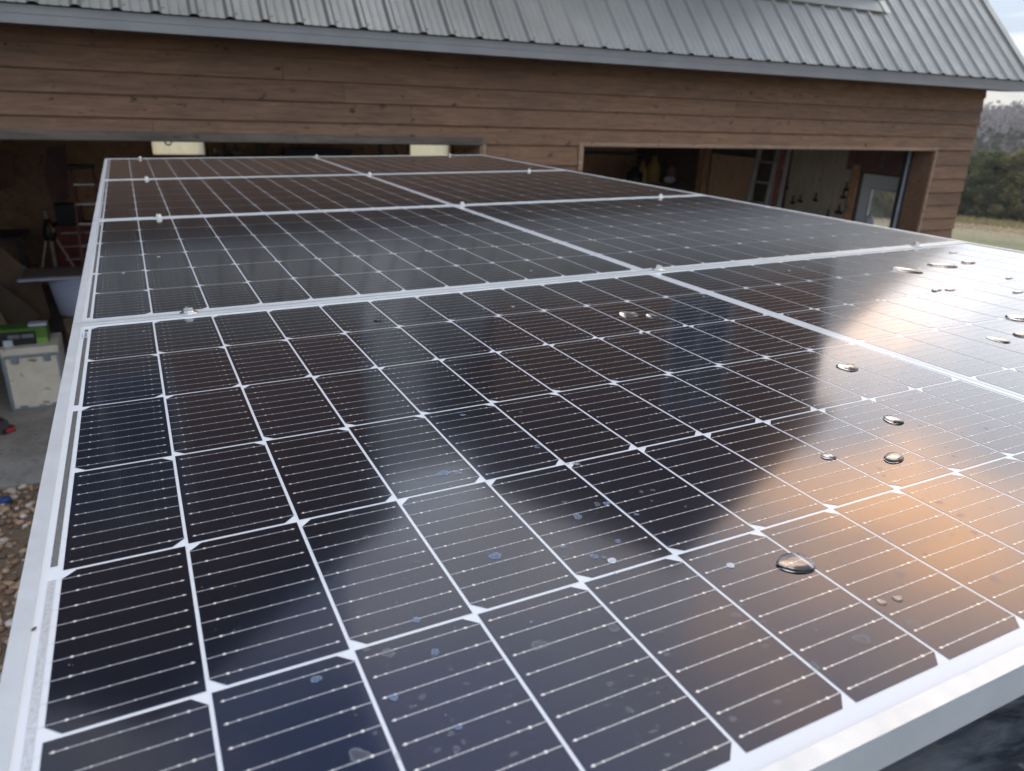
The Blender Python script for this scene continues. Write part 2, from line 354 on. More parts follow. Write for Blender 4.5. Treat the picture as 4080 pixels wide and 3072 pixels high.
    def build(s, name, mats, parent=None, bevel=0, fix=True):
        if bevel:
            es = [e for e in s.bm.edges if e.is_manifold and e.calc_face_angle(0) > .5]
            bmesh.ops.bevel(s.bm, geom=es, offset=bevel, segments=2, affect='EDGES', profile=.6)
        if fix: bmesh.ops.recalc_face_normals(s.bm, faces=s.bm.faces[:])
        me = bpy.data.meshes.new(name); s.bm.to_mesh(me); s.bm.free()
        for m in (mats if isinstance(mats, (list, tuple)) else [mats]): me.materials.append(MATS[m])
        o = bpy.data.objects.new(name, me); col.objects.link(o)
        if parent is not None: o.parent = parent
        return o
def tag(o, label, cat, group=None, kind=None):
    if label: o['label'] = label
    if cat: o['category'] = cat
    if group: o['group'] = group
    if kind: o['kind'] = kind
    return o
def thing(name, label, cat, loc=(0, 0, 0), rz=0, group=None):
    o = bpy.data.objects.new(name, None); col.objects.link(o); o.location = loc; o.rotation_euler = (0, 0, rz); o.empty_display_size = .1
    return tag(o, label, cat, group)
def struct(o): o['kind'] = 'structure'; return o
def V(*a): return Vector(a)

# ================================================================== solar array
PU, CW, MC, CGAP = .08465, .0821, .02569, .02519
MRW, CH, RP = .02086, .1668, .16957
UW = 2 * MC + 24 * PU - 2 * (PU - CW) + CGAP
PD = 2 * MRW + 5 * RP + CH
GAP = .01023; LIP = .0115; FT = .0016; EX = .0032
GM = Matrix(((G[0][0], G[0][1], G[0][2], 0), (G[1][0], G[1][1], G[1][2], 0), (G[2][0], G[2][1], G[2][2], 0), (0, 0, 0, 1)))
def cellx(i): return MC + i * PU + (CGAP - (PU - CW) if i >= 12 else 0)
def celly(r): return PD - MRW - r * RP - CH        # bottom of row r (0 = far)

def cell_mesh(name, right):
    b = MB(); c = .0088
    if right: P = [(0, 0), (CW - c, 0), (CW, c), (CW, CH - c), (CW - c, CH), (0, CH)]
    else: P = [(c, 0), (CW, 0), (CW, CH), (c, CH), (0, CH - c), (0, c)]
    b.face([(x, y, 0) for x, y in P])
    def mx(x): return CW - x if right else x
    for k in range(9):
        y = .0096 + k * .01845
        b.mi = 1; x0, x1 = sorted((mx(-.0004), mx(CW - .0035)))
        for s_ in (-1, 1):                          # the two edges of each flat wire
            b.face([(x0, y + s_ * .00032 - .00016, .00012), (x1, y + s_ * .00032 - .00016, .00012), (x1, y + s_ * .00032 + .00016, .00012), (x0, y + s_ * .00032 + .00016, .00012)])
        b.face([(x0, y - .00018, .00007), (x1, y - .00018, .00007), (x1, y + .00018, .00007), (x0, y + .00018, .00007)])
        b.mi = 2
        for xx, r in ((.0105, .00115), (.0178, .0008), (.0315, .00062), (.0450, .00062), (.0585, .00062), (.0705, .0008), (.0768, .00105)):
            xx = mx(xx); b.face([(xx + r * math.cos(a * .7854), y + r * math.sin(a * .7854), .0002) for a in range(8)])
    o = b.build(name, ['cell_silicon', 'busbar', 'solder_pad'], fix=False)
    return o
protoL = cell_mesh('solar_cell', False); protoR = cell_mesh('solar_cell', True)

def frame_member(b, p0, p1, flip):
    """channel section along x or y: lip on top, wall outside"""
def make_frame(parent):
    b = MB(); H = .0275
    y0, y1 = -EX, PD + EX
    def wallbox(a, c): b.box(a, c)
    g = .0001
    # far and near members run the full width, side members butt between them
    for (ya, yb, wy0, wy1) in ((y0, y0 + LIP, y0, y0 + .0016), (y1 - LIP, y1, y1 - .0016, y1)):
        b.box((0, ya, .0002), (UW, yb, FT)); b.box((0, wy0, -H), (UW, wy1, .0001))
    for (xa, xb, wx0, wx1) in ((0, LIP, 0, .0016), (UW - LIP, UW, UW - .0016, UW)):
        b.box((xa, y0 + LIP + .0003, .0002), (xb, y1 - LIP - .0003, FT - .00015)); b.box((wx0, y0 + .002, -H), (wx1, y1 - .002, .0001))
    # bottom flange
    b.box((.002, y0 + .002, -H), (UW - .002, y0 + .022, -H + .0015)); b.box((.002, y1 - .022, -H), (UW - .002, y1 - .002, -H + .0015))
    return b.build('frame', 'anodised_frame', parent, bevel=.00045)
def ribbon_strip(b, x0, x1, y0, y1, z=.00016):
    n = max(2, int((y1 - y0) / .004)); b.mi = 0
    for i in range(n):
        a = y0 + (y1 - y0) * i / n; c = y0 + (y1 - y0) * (i + 1) / n
        b.face([(x0, a, z), (x1, a, z), (x1, c, z), (x0, c, z)])

def rowlabel(n): return ('nearest', 'second nearest', 'third nearest', 'farthest')[n]
PM = []
for n in range(4):
    v0 = -PD if n == 0 else GAP + (n - 1) * (PD + GAP)
    z0 = .0063 * PD if n == 0 else 0
    tilt = Matrix.Rotation(-.0063, 4, 'X') if n == 0 else Matrix.Identity(4)
    lab = ('nearest solar panel, with big water drops and sky glare on its right side',
           'solar panel second from the camera, just behind the nearest one',
           'solar panel third from the camera, between the second and the farthest one',
           'farthest solar panel, closest to the wooden barn')[n]
    p = thing('solar_panel', lab, 'solar panel', group='solar panels in a row on the roof')
    m = GM @ Matrix.Translation((0, v0, z0)) @ tilt
    p.matrix_world = m; PM.append(m)
    b = MB(); b.face([(.002, 0, -.0003), (UW - .002, 0, -.0003), (UW - .002, PD, -.0003), (.002, PD, -.0003)])
    b.face([(.002, 0, -.005), (.002, PD, -.005), (UW - .002, PD, -.005), (UW - .002, 0, -.005)])
    b.build('backsheet', 'backsheet_white', p, fix=False)
    make_frame(p)
    # the 100 cells that show largest are parts, the other 44 one stuff part
    order = []
    for r in range(6):
        for i in range(24):
            c = m @ V(cellx(i) + CW / 2, celly(r) + CH / 2, 0); vv = c - V(*CG)
            cc = RM @ (np.array(GM.to_3x3().transposed() @ vv)); sz = .3 / max(.05, vv.length) ** 3
            if cc[2] > 0.05:
                X_ = FPX * cc[0] / cc[2]; Y_ = FPX * cc[1] / cc[2]
                if abs(X_) > 2200 or abs(Y_) > 1750: sz *= .001
            else: sz = 0
            order.append((-sz, r, i))
    order.sort()
    rest = MB()
    for q, (_, r, i) in enumerate(order):
        pr = protoR if r % 2 else protoL
        if q < 100:
            o = pr.copy(); col.objects.link(o); o.parent = p; o.name = 'solar_cell'
            o.location = (cellx(i), celly(r), 0)
        else:
            rest.bm.from_mesh(pr.data); vs = rest.bm.verts[:] ; rest.bm.verts.ensure_lookup_table()
            k = len(pr.data.vertices); T = Matrix.Translation((cellx(i), celly(r), 0))
            for vtx in rest.bm.verts[-k:]: vtx.co = T @ vtx.co
    ro = rest.build('solar_cells', ['cell_silicon', 'busbar', 'solder_pad'], p, fix=False); ro['kind'] = 'stuff'
    # foil ribbons at both short edges (two rows each) and down the middle
    for k in range(3):
        ya = celly(2 * k + 1) + .008; yb = celly(2 * k) + CH - .008
        for xx in (MC - .0085, cellx(23) + CW + .004):
            b = MB(); ribbon_strip(b, xx, xx + .0045, ya, yb); b.build('ribbon', 'ribbon_foil' if k == 2 and n == 0 else 'ribbon_dark', p, fix=False)  # same foil in two tones: nearest strips painted brighter for their sky sheen
    xm = cellx(11) + CW
    for xx in (xm + .0045, xm + CGAP - .009):
        b = MB(); b.face([(xx, MRW, .0001), (xx + .0045, MRW, .0001), (xx + .0045, PD - MRW, .0001), (xx, PD - MRW, .0001)])
        b.build('center_ribbon', 'backsheet_white', p, fix=False)
    # hair-thin leads between ribbon and first cell
    b = MB()
    for r in range(6):
        for k in range(9):
            y = celly(r) + .0096 + k * .01845
            b.face([(MC - .0045, y - .00008, .00005), (MC, y - .00008, .00005), (MC, y + .00008, .00005), (MC - .0045, y + .00008, .00005)])
    b.build('leads', 'busbar', p, fix=False)
    # serial number sticker
    b = MB(); ys = PD - MRW - .052 if n < 2 else PD - MRW - .040; L_ = .030 if n == 0 else .02
    x0 = MC - .0128; b.face([(x0, ys, .0004), (x0 + .0092, ys, .0004), (x0 + .0092, ys + L_, .0004), (x0, ys + L_, .0004)])
    st = b.build('serial_sticker', 'sticker_white', p, fix=False)
    b = MB(); r2 = random.Random(11); y = ys + .0022
    while y < ys + L_ - .0022:
        w = r2.choice((.0002, .0003, .0005)); b.face([(x0 + .0045, y, .0005), (x0 + .0084, y, .0005), (x0 + .0084, y + w, .0005), (x0 + .0045, y + w, .0005)]); y += w + r2.choice((.0002, .0003))
    y = ys + .003
    for k in range(15):
        if k != 9: b.face([(x0 + .0012, y, .0005), (x0 + .003, y, .0005), (x0 + .003 - .0004 * (k % 3), y + .0011, .0005), (x0 + .0012 + .0004 * (k % 2), y + .0011, .0005)])
        y += (L_ - .006) / 15
    b.build('barcode', 'sticker_ink', st, fix=False)
bpy.data.objects.remove(protoL); bpy.data.objects.remove(protoR)

def P2W(u, v, z=0.0):
    """array-frame (u, v) to world, following the slight tilt of the nearest panel"""
    if v < 0: return PM[0] @ V(u, v + PD, z)
    return GM @ V(u, v, z)
def pt(dx, dy, z=0.0):
    q = onpanel(dx, dy, 0.0)
    if q[1] < 0: q = onpanel(dx, dy, -.0063 * q[1])
    return q[0], q[1]

# clamp bolts on the seams
bolts = [(.162, .005), (1.084, .005), (1.906, .005), (.162, 1.0718), (1.08, 1.0718), (1.89, 1.0718),
         (.162, 2.138), (1.075, 2.138), (1.885, 2.138), (.162, 3.192), (1.07, 3.192), (1.885, 3.192)]
where = ('seam between the nearest and second solar panels', 'seam between the second and third solar panels',
         'seam between the third and farthest solar panels', 'far edge of the farthest solar panel')
side = ('left', 'middle', 'right')
hb = None
for k, (u, v) in enumerate(bolts):
    lab = '%s hex bolt on the %s' % (side[k % 3], where[k // 3])
    if hb is None:
        t_ = thing('clamp_bolt', lab, 'bolt', group='clamp bolts holding the solar panels'); hb = t_
        b = MB(); b.lathe([(.0002, 0), (.0128, 0), (.0134, .0004), (.0134, .0016), (.0128, .0021), (.006, .0030), (.0002, .0030)], n=40); b.build('washer', 'stainless', t_)
        b = MB(); b.lathe([(.0002, .0028), (.0084, .0028), (.0086, .0036), (.0074, .0046), (.0002, .0046)], n=32)
        pr = [V(.0073 * math.cos(a * math.pi / 3 + .3), .0073 * math.sin(a * math.pi / 3 + .3), .0042) for a in range(6)]; b.prism(pr, (0, 0, .0048))
        b.lathe([(.0002, .0088), (.0056, .0088), (.0054, .0094), (.0044, .0094), (.0040, .0090), (.0002, .0090)], n=24)
        b.build('hex_head', 'stainless', t_, bevel=.0003)
        o = t_
    else:
        o = hb.copy(); col.objects.link(o); o['label'] = lab
        for ch in hb.children:
            c = ch.copy(); col.objects.link(c); c.parent = o
    o.matrix_world = Matrix.Translation(P2W(u, v, FT + .0001)) @ GM @ Matrix.Rotation(rnd.uniform(0, 6), 4, 'Z')

# stains: dried spots, one part of the panel they are on
def blotch(b, n, dx, dy, rmm, irr=.25, z=.00045, seed=0, asp=1.0):
    u, v = pt(dx, dy); r3 = random.Random(seed + int(dx * 7 + dy)); v_ = v + PD if n == 0 else v - (GAP + (n - 1) * (PD + GAP))
    ph = [r3.uniform(0, 6) for _ in range(3)]; K = 18
    P = []
    for k in range(K):
        a = 2 * math.pi * k / K; r = rmm / 1000 * (1 + irr * (math.sin(2 * a + ph[0]) * .5 + math.sin(3 * a + ph[1]) * .35 + math.sin(5 * a + ph[2]) * .25))
        P.append((u + r * math.cos(a), v_ + r * asp * math.sin(a), z))
    c_ = V(u, v_, z); Q = [c_.lerp(V(*p), .72) for p in P]
    b.mi = 0; b.face(Q); b.mi = 1
    for k in range(K): b.face([Q[k], V(*P[k]), V(*P[(k + 1) % K]), Q[(k + 1) % K]])
root = [o for o in col.objects if o.name.startswith('solar_panel') and o.parent is None]
b = MB()
for x, y, r in ((958, 1023, 5.5), (990, 1022, 3.2), (1070, 1202, 4.6), (1248, 1117, 4.0), (1335, 1170, 2.6), (1217, 1182, 2.4), (1283, 1203, 3.2), (1310, 1088, 3),
                (1375, 1112, 2.1), (900, 1340, 2.8), (940, 1410, 2.9), (850, 1507, 2.8), (683, 1468, 3.1), (1000, 897, 3), (972, 1052, 1.2), (990, 1572, 2.0), (1227, 1003, 1.5),
                (1160, 967, 2.4), (1305, 1205, 1.8), (1330, 1240, 1.5), (1148, 1345, 1.2)): blotch(b, 0, x, y, r)
b.build('blue_water_stains', ['stain_blue', 'stain_blue_rim'], root[0], fix=False)['kind'] = 'stuff'
b = MB()
for x, y, r in ((1108, 663, 2.6), (1384, 720, 3.2), (1322, 1212, 3.6), (1578, 1222, 3.2), (1045, 668, 1.6), (310, 716, 1.5), (1735, 577, 3), (1705, 585, 3), (1520, 640, 2)): blotch(b, 0, x, y, r, .12)
b.build('white_droppings', ['stain_white', 'stain_white'], root[0], fix=False)['kind'] = 'stuff'
b = MB()
for x, y, r in ((1148, 585, 2.6), (343, 555, 3.6), (267, 590, 3.2), (620, 497, 2), (760, 525, 2)): blotch(b, 1, x, y, r, .12)
b.build('white_droppings', ['stain_white', 'stain_white'], root[1], fix=False)['kind'] = 'stuff'
b = MB()
for x, y, r in ((1165, 1395, 5), (1325, 1357, 4), (1862, 1382, 5), (1970, 1350, 4), (775, 1632, 5), (838, 1412, 4), (1290, 1090, 3), (2030, 1085, 3), (2075, 1113, 3.5), (1900, 1012, 3),
                (2000, 990, 2.5), (2062, 985, 2.4), (2130, 925, 3), (1945, 1240, 4), (2105, 1150, 2.4), (1410, 1060, 2), (1640, 1195, 3), (2150, 1250, 4), (1760, 1440, 3), (1590, 1330, 3)): blotch(b, 0, x, y, r, .35)
for k in range(420):
    x = rnd.uniform(700, 2212) if k % 3 else rnd.uniform(1300, 2212); y = rnd.uniform(850, 1640)
    u, v = pt(x, y)
    if -1.03 < v < -.03 and .03 < u < 2.0: blotch(b, 0, x, y, rnd.choice((.5, .7, .7, 1.0, 1.3, 2.0)), .3, asp=rnd.uniform(.6, 1.2))
b.build('faint_spots', ['stain_faint', 'stain_faint_rim'], root[0], fix=False)['kind'] = 'stuff'
for n, cnt in ((0, 2200), (1, 700), (2, 320), (3, 200)):
    b = MB()
    for k in range(cnt):
        u = rnd.uniform(.03, 2.05) ** 1.0; v_ = rnd.uniform(.02, PD - .02); r = rnd.choice((.0003, .0004, .0006)) * (1 if n == 0 else 1.5 + .5 * n)
        if n > 1 and rnd.random() < .6: u = rnd.uniform(.9, 2.05)
        a0 = rnd.uniform(0, 3); b.face([(u + r * math.cos(a0 + a * 1.2566), v_ + r * math.sin(a0 + a * 1.2566), .0005) for a in range(5)])
    b.build('dust_specks', 'speck_pale', root[n], fix=False)['kind'] = 'stuff'
b = MB()
for x, y, r in ((73, 1361, 1.1), (76, 1357, .9), (152, 1199, .5), (113, 1073, .5)): blotch(b, 0, x, y, r, .5, z=.0006)
b.build('dirt_speck', ['grime', 'grime'], root[0], fix=False)['kind'] = 'stuff'

# water drops: (x0, y0, x1, y1) ends in the photo, width in mm, label
drops = [
 (1672, 1216, 1762, 1221, 15, 'largest water drop, long and flat, on the nearest solar panel'),
 (1909, 984, 1951, 996, 9.5, 'pointed dark rimmed water drop in the warm glare of the nearest panel'),
 (1909, 901, 1948, 915, 8, 'slim dark rimmed water drop directly above the pointed one in the glare'),
 (1775, 982, 1803, 992, 6.5, 'small water drop on a white cell line at the left border of the warm glare'),
 (1811, 789, 1850, 800, 12, 'round water drop at the edge of the white glare below the centre strip'),
 (1892, 1297, 1915, 1304, 5, 'left of two small dark water drops low on the nearest panel'),
 (1927, 1289, 1951, 1297, 5, 'right of two small dark water drops low on the nearest panel'),
 (1236, 1001, 1254, 1006, 5, 'tiny dark water drop at a white cell corner in the middle of the nearest panel'),
 (1338, 678, 1377, 684, 12, 'clear water drop with bright rim in the dark upper middle of the nearest panel'),
 (1397, 680, 1428, 690, 7, 'clear water drop crossing a cell line, just right of the bright rimmed drop'),
 (2000, 571, 2070, 577, 19, 'widest long drop near the far edge, just below the right bolt of the nearest seam'),
 (1923, 578, 1992, 591, 10, 'long narrow drop just left of the widest long drop near the far edge'),
 (2079, 565, 2103, 570, 9, 'short dark drop just right of the widest long drop near the far edge'),
 (2053, 545, 2063, 547, 7, 'topmost tiny drop, closest to the far right corner of the nearest panel'),
 (2173, 600, 2186, 602, 8, 'small dark drop near the right border, uppermost of the small drops there'),
 (2192, 630, 2206, 633, 9, 'small oval dark drop at the right border, on a cell below the white cell corner'),
 (2045, 625, 2059, 628, 8, 'small dark drop touching a white row line, right one of a close pair'),
 (2014, 626, 2030, 629, 8, 'small bright drop touching a white row line, left one of a close pair'),
 (2171, 684, 2225, 692, 17, 'large drop cut by the right border above the long thin drop'),
 (2132, 728, 2182, 742, 6.5, 'long thin pointed drop in the white glare near the right border'),
 (2190, 721, 2222, 727, 13, 'rounded drop cut by the right border beside the long thin pointed drop'),
 (805, 690, 822, 694, 5, 'small clear drop in the dark upper left of the nearest panel'),
]
HP = [38, 23, 17, 14, 15, 9, 10, 8, 13, 9, 13, 9, 8, 4.5, 5.5, 7.5, 7, 7, 13, 7, 13, 6]
for (x0, y0, x1, y1, w, lab), hp_ in zip(drops, HP):
    ua, va = pt(x0, y0); ub, vb = pt(x1, y1); L = math.hypot(ub - ua, vb - va); ang = math.atan2(vb - va, ub - ua)
    xm_, ym_ = (x0 + x1) / 2, (y0 + y1) / 2; a1 = pt(xm_, ym_ - hp_ / 2); a2 = pt(xm_, ym_ + hp_ / 2)
    w = min(.034, max(.004, abs(-(a1[0] - a2[0]) * math.sin(ang) + (a1[1] - a2[1]) * math.cos(ang))))
    if L > 4 * w: L *= 1
    b = MB(); K = 36; rings = []; ph = [rnd.uniform(0, 6) for _ in range(2)]; hgt = min(w, L) * .12
    for j in range(8):
        f = j / 7; rr = math.cos(f * math.pi / 2) if j < 7 else .02; z = hgt * math.sin(f * math.pi / 2) ** .9 + .0007
        ring = []
        for k in range(K):
            a = 2 * math.pi * k / K; q = 1 + .10 * math.sin(2 * a + ph[0]) + .06 * math.sin(3 * a + ph[1])
            q = q if True else 1
            ring.append(b.bm.verts.new((L / 2 * rr * q * math.cos(a), w / 2 * rr * q * math.sin(a) * (1 + .22 * math.cos(a)), z)))
        rings.append(ring)
    for a_, b_ in zip(rings, rings[1:]):
        for k in range(K): b.bm.faces.new((a_[k], a_[(k + 1) % K], b_[(k + 1) % K], b_[k])).smooth = True
    b.bm.faces.new(rings[0][::-1]); b.bm.faces.new(rings[-1]).smooth = True
    o = b.build('water_drop', 'water'); tag(o, lab, 'water drop', 'water drops on the nearest solar panel')
    o.matrix_world = Matrix.Translation(P2W((ua + ub) / 2, (va + vb) / 2, 0)) @ GM @ Matrix.Rotation(ang, 4, 'Z')

# ------------------------------------------------------------------ vehicle carrying the array
FLOOR = -2.42
vt = thing('van', 'dark grey mottled vehicle roof under the near edge of the solar panels', 'van', (1.05, .5, FLOOR))
def vb(a, c, name, mat, bev=.0, par=None):
    b = MB(); b.box(V(*a) - V(1.05, .5, FLOOR), V(*c) - V(1.05, .5, FLOOR)); return b.build(name, mat, par or vt, bevel=bev)
vb((.07, -2.4, -.32), (2.06, 3.1, -.10), 'roof', 'dark_rubber_roof', .03)
vb((.08, -2.38, -2.0), (2.05, 3.08, -.325), 'body', 'van_paint', .05)
for x in (.16, 1.08, 1.89): vb((x - .02, -.95, -.099), (x + .02, 3.0, -.06), 'rack_rail', 'track_metal')
for x in (.12, 1.83):
    for y in (-1.4, 2.1):
        b = MB(); b.lathe([(.01, 0), (.28, 0), (.33, .03), (.33, .15), (.28, .18), (.01, .18)], n=32); o = b.build('wheel', 'tyre_rubber', vt)
        o.matrix_local = Matrix.Translation(V(x - 1.05 - (0 if x < 1 else 0), y - .5, .33)) @ Matrix.Rotation(R_(90), 4, 'Y')

# ================================================================== ground
def terr(x, y):
    r = math.hypot(x, y)
    z = FLOOR - .015
    if r > 12: z -= .079 * (min(r, 84) - 12)
    if 84 < r: z -= .004 * (min(r, 115) - 84)
    if r > 115:
        f = min(1, (r - 115) / 285); az = math.atan2(x, y)
        top = .33 + math.tan(R_(.62 + .28 * math.sin(az * 9 + 1.5) + .10 * math.sin(az * 37))) * 400
        z += (top - z) * (f * f * (3 - 2 * f)) ** .85
    if r > 400: z -= (min(r, 600) - 400) * .08
    return z
b = MB(); RR = [0, 3, 6, 9, 11, 12, 13, 15, 18, 22, 28, 35, 45, 55, 65, 75, 84, 95, 105, 115, 130, 150, 175, 200, 230, 260, 290, 320, 350, 380, 400, 450, 600, 900]
NS = 240; rings = []
for r in RR:
    if r == 0: rings.append([b.bm.verts.new((0, 0, terr(0, 0)))] ); continue
    rings.append([b.bm.verts.new((r * math.sin(2 * math.pi * k / NS), r * math.cos(2 * math.pi * k / NS), terr(r * math.sin(2 * math.pi * k / NS), r * math.cos(2 * math.pi * k / NS)))) for k in range(NS)])
for k in range(NS): b.bm.faces.new((rings[0][0], rings[1][k], rings[1][(k + 1) % NS]))
for a_, c_ in zip(rings[1:], rings[2:]):
    for k in range(NS): b.bm.faces.new((a_[k], c_[k], c_[(k + 1) % NS], a_[(k + 1) % NS])).smooth = True
o = b.build('ground', 'earth'); struct(o)
b = MB(); b.box((-6.6, 4.66, FLOOR - .14), (9.3, 11.9, FLOOR)); struct(b.build('concrete_floor', 'concrete', bevel=.012))
# gravel beside the slab
b = MB()
for k in range(5200):
    x = rnd.uniform(-2.3, .3); y = rnd.uniform(1.3, 4.64); s_ = rnd.choice((.008, .011, .014, .018, .024, .03)) * rnd.uniform(.8, 1.2); b.tv = rnd.random()
    if rnd.random() < .06: b.tv = 1.0
    b.blob((x, y, FLOOR - .012 + s_ * .3), (s_, s_ * rnd.uniform(.7, 1.2), s_ * .6), 1, .16)
tag(b.build('gravel', 'pebble'), 'tan and brown loose gravel in front of the concrete slab', 'gravel', kind='stuff')
p = at(20, 1986, Z=FLOOR + .03); b = MB(); b.mi = 0
b.lathe([(.004, 0), (.028, 0), (.034, .006), (.034, .03), (.030, .036), (.004, .036)], n=24)
for k in range(8): a = k * math.pi / 4; b.box((.033 * math.cos(a) - .004, .033 * math.sin(a) - .004, .004), (.033 * math.cos(a) + .004, .033 * math.sin(a) + .004, .03))
o = b.build('bottle_cap', 'blue_plastic', bevel=.001); o.location = (p.x, p.y, FLOOR); tag(o, 'small blue plastic cap lying on the gravel by the slab', 'cap')

# ================================================================== barn
YW, YE = 4.8, 4.45
bt = thing('barn', 'brown wooden barn with ribbed grey metal roof and two wide open doorways', 'barn', (0, 0, 0))
XL, XR = -6.6, 9.225
LO = (-2.13, 2.752); RO = (3.745, 8.542); TOP = .012
lines = [.60, .447, .303, .157, -.003, -.158, -.314, -.472, -.624, -.782, -.926]
while lines[-1] > FLOOR: lines.append(lines[-1] - .153)
lines[-1] = FLOOR + .01
b = MB(); zt = .74
for z in lines:
    segs = [(XL, XR)] if z > TOP - .03 else [(XL, LO[0] - .035), (LO[1] + .035, RO[0] - .045), (RO[1] + .035, XR)]
    zb = max(z, TOP + .001) if z > TOP - .03 else z
    for a, c in segs:
        x = a
        while x < c - .01:
            e_ = min(c, x + rnd.uniform(3.2, 5.2))
            if c - e_ < .5: e_ = c
            b.tv = rnd.random(); w = rnd.uniform(-.002, .002)
            P = [V(x + .001, YW, zb), V(x + .001, YW - .027 + w, zb), V(x + .001, YW - .004, zt + .02), V(x + .001, YW, zt + .02)]
            b.prism(P, (e_ - x - .0025, 0, 0)); x = e_
    zt = z
b.build('siding', 'siding_wood', bt)
b = MB()     # structural wall behind the boards
def wallz(x0, x1, z0, z1, y0=YW + .002, y1=YW + .13): b.box((x0, y0, z0), (x1, y1, z1))
wallz(XL, XR, TOP + .002, .74); wallz(XL, LO[0] - .002, FLOOR, TOP); wallz(LO[1] + .002, RO[0] - .002, FLOOR, TOP); wallz(RO[1] + .002, XR, FLOOR, TOP)
b.build('front_wall', 'interior_wood', bt)
# weathered header board above the left doorway, casings
b = MB(); b.box((LO[0], YW - .030, TOP - .004), (LO[1], YW - .0215, .066)); b.box((LO[0], YW - .020, TOP - .012), (LO[1], YW + .20, TOP)); b.build('header_board', 'weathered_wood', bt, bevel=.002)
b = MB(); b.box((LO[1] + .003, YW - .034, FLOOR), (LO[1] + .034, YW - .002, TOP - .002)); b.box((LO[1] - .012, YW - .02, FLOOR), (LO[1] + .002, YW + .2, TOP - .013)); b.build('door_casing', 'trim_wood', bt, bevel=.002)
b = MB(); b.box((RO[0] - .043, YW - .034, FLOOR), (RO[0] - .001, YW - .002, TOP + .026)); b.box((RO[0] - .0005, YW - .02, FLOOR), (RO[0] + .012, YW + .2, TOP - .013)); b.build('door_casing', 'trim_wood', bt, bevel=.002)
b = MB(); b.box((RO[0], YW - .034, TOP - .004), (RO[1] + .034, YW - .022, TOP + .024)); b.box((RO[0] + .0, YW - .021, TOP - .012), (RO[1], YW + .2, TOP - .001)); b.build('door_casing', 'trim_wood', bt, bevel=.002)
b = MB(); b.box((RO[1] + .003, YW - .034, FLOOR), (RO[1] + .034, YW - .002, TOP - .006)); b.build('door_casing', 'trim_wood', bt, bevel=.002)
b = MB(); b.box((RO[1] - .013, YW - .02, FLOOR), (RO[1] + .001, YW + .24, TOP - .013)); b.build('jamb', 'siding_wood', bt, bevel=.002)
# rolled up sectional doors: bottom edge shows as a dark strip
b = MB(); b.box((LO[0] + .05, 4.98, -.012), (LO[1] - .05, 5.03, .30)); b.build('raised_garage_door', 'black_plastic', bt)
b = MB(); b.box((RO[0] + .05, 5.04, -.004), (RO[1] - .05, 5.08, .30)); b.build('raised_garage_door', 'dark_board', bt)
# side, back and inner walls
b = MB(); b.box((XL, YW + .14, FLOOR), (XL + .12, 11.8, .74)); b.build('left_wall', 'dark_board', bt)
DY0, DY1, DZ = 5.30, 6.16, -.375
b = MB(); X0, X1 = 9.05, 9.20
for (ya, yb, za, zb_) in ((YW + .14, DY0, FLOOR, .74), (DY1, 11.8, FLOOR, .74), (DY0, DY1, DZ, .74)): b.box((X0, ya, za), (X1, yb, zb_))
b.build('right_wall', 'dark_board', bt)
b = MB(); zt = .74
for z in lines:
    for ya, yb in (((YW, 11.8),) if z > DZ else ((YW, DY0), (DY1, 11.8))):
        b.tv = rnd.random(); b.prism([V(X1 + .001, ya, z), V(X1 + .022, ya, z), V(X1 + .005, ya, zt + .02), V(X1 + .001, ya, zt + .02)], (0, yb - ya, 0))
    zt = z
b.build('side_siding', 'siding_wood', bt)
WIN = []
p = at(603, 560, Y=11.5); q = at(818, 617, Y=11.5); WIN.append((p.x, q.x, q.z, .25)); p = at(1632, 583, Y=11.5); q = at(1792, 622, Y=11.5); WIN.append((p.x, q.x, q.z - .25, .25))
xs = [XL] + [v for w in WIN for v in w[:2]] + [XR - .03]
b = MB()
for k in range(0, len(xs), 2): b.box((xs[k], 11.5, FLOOR), (xs[k + 1], 11.62, .74))
for w in WIN: b.box((w[0], 11.5, FLOOR), (w[1], 11.62, w[2])); b.box((w[0], 11.5, w[3]), (w[1], 11.62, .74))
b.build('back_wall', 'interior_wood', bt)
for w in WIN:
    b = MB(); t_ = .05
    b.box((w[0] - .04, 11.46, w[2] - .05), (w[1] + .04, 11.499, w[2])); b.box((w[0] - .05, 11.465, w[2]), (w[0], 11.499, w[3])); b.box((w[1], 11.465, w[2]), (w[1] + .05, 11.499, w[3]))
    f = b.build('window_frame', 'trim_wood', bt)
    b = MB(); b.box((w[0] + .001, 11.55, w[2] + .001), (w[1] - .001, 11.556, w[3] - .001)); b.build('pane', 'dusty_pane', f)
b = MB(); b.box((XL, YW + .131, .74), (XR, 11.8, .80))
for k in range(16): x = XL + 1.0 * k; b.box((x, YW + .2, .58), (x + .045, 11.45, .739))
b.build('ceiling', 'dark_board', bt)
# corner post, grey board lining with seams on the right wall
b = MB(); b.box((8.93, 9.30, FLOOR), (9.049, 9.47, .57)); b.build('corner_post', 'interior_wood', bt, bevel=.005)
b = MB()
for k in range(9): b.box((9.035, 6.32 + k * .125, FLOOR), (9.049, 6.44 + k * .125, .5))
b.build('wall_lining', 'grey_board', bt)
b = MB(); b.box((9.02, DY1 + .02, FLOOR), (9.049, DY1 + .13, DZ + .1)); b.build('door_trim', 'interior_wood', bt, bevel=.003)
b = MB(); b.box((9.03, YW + .3, DZ + .03), (9.049, DY1 + .25, .56)); b.build('door_head_board', 'dark_red', bt)
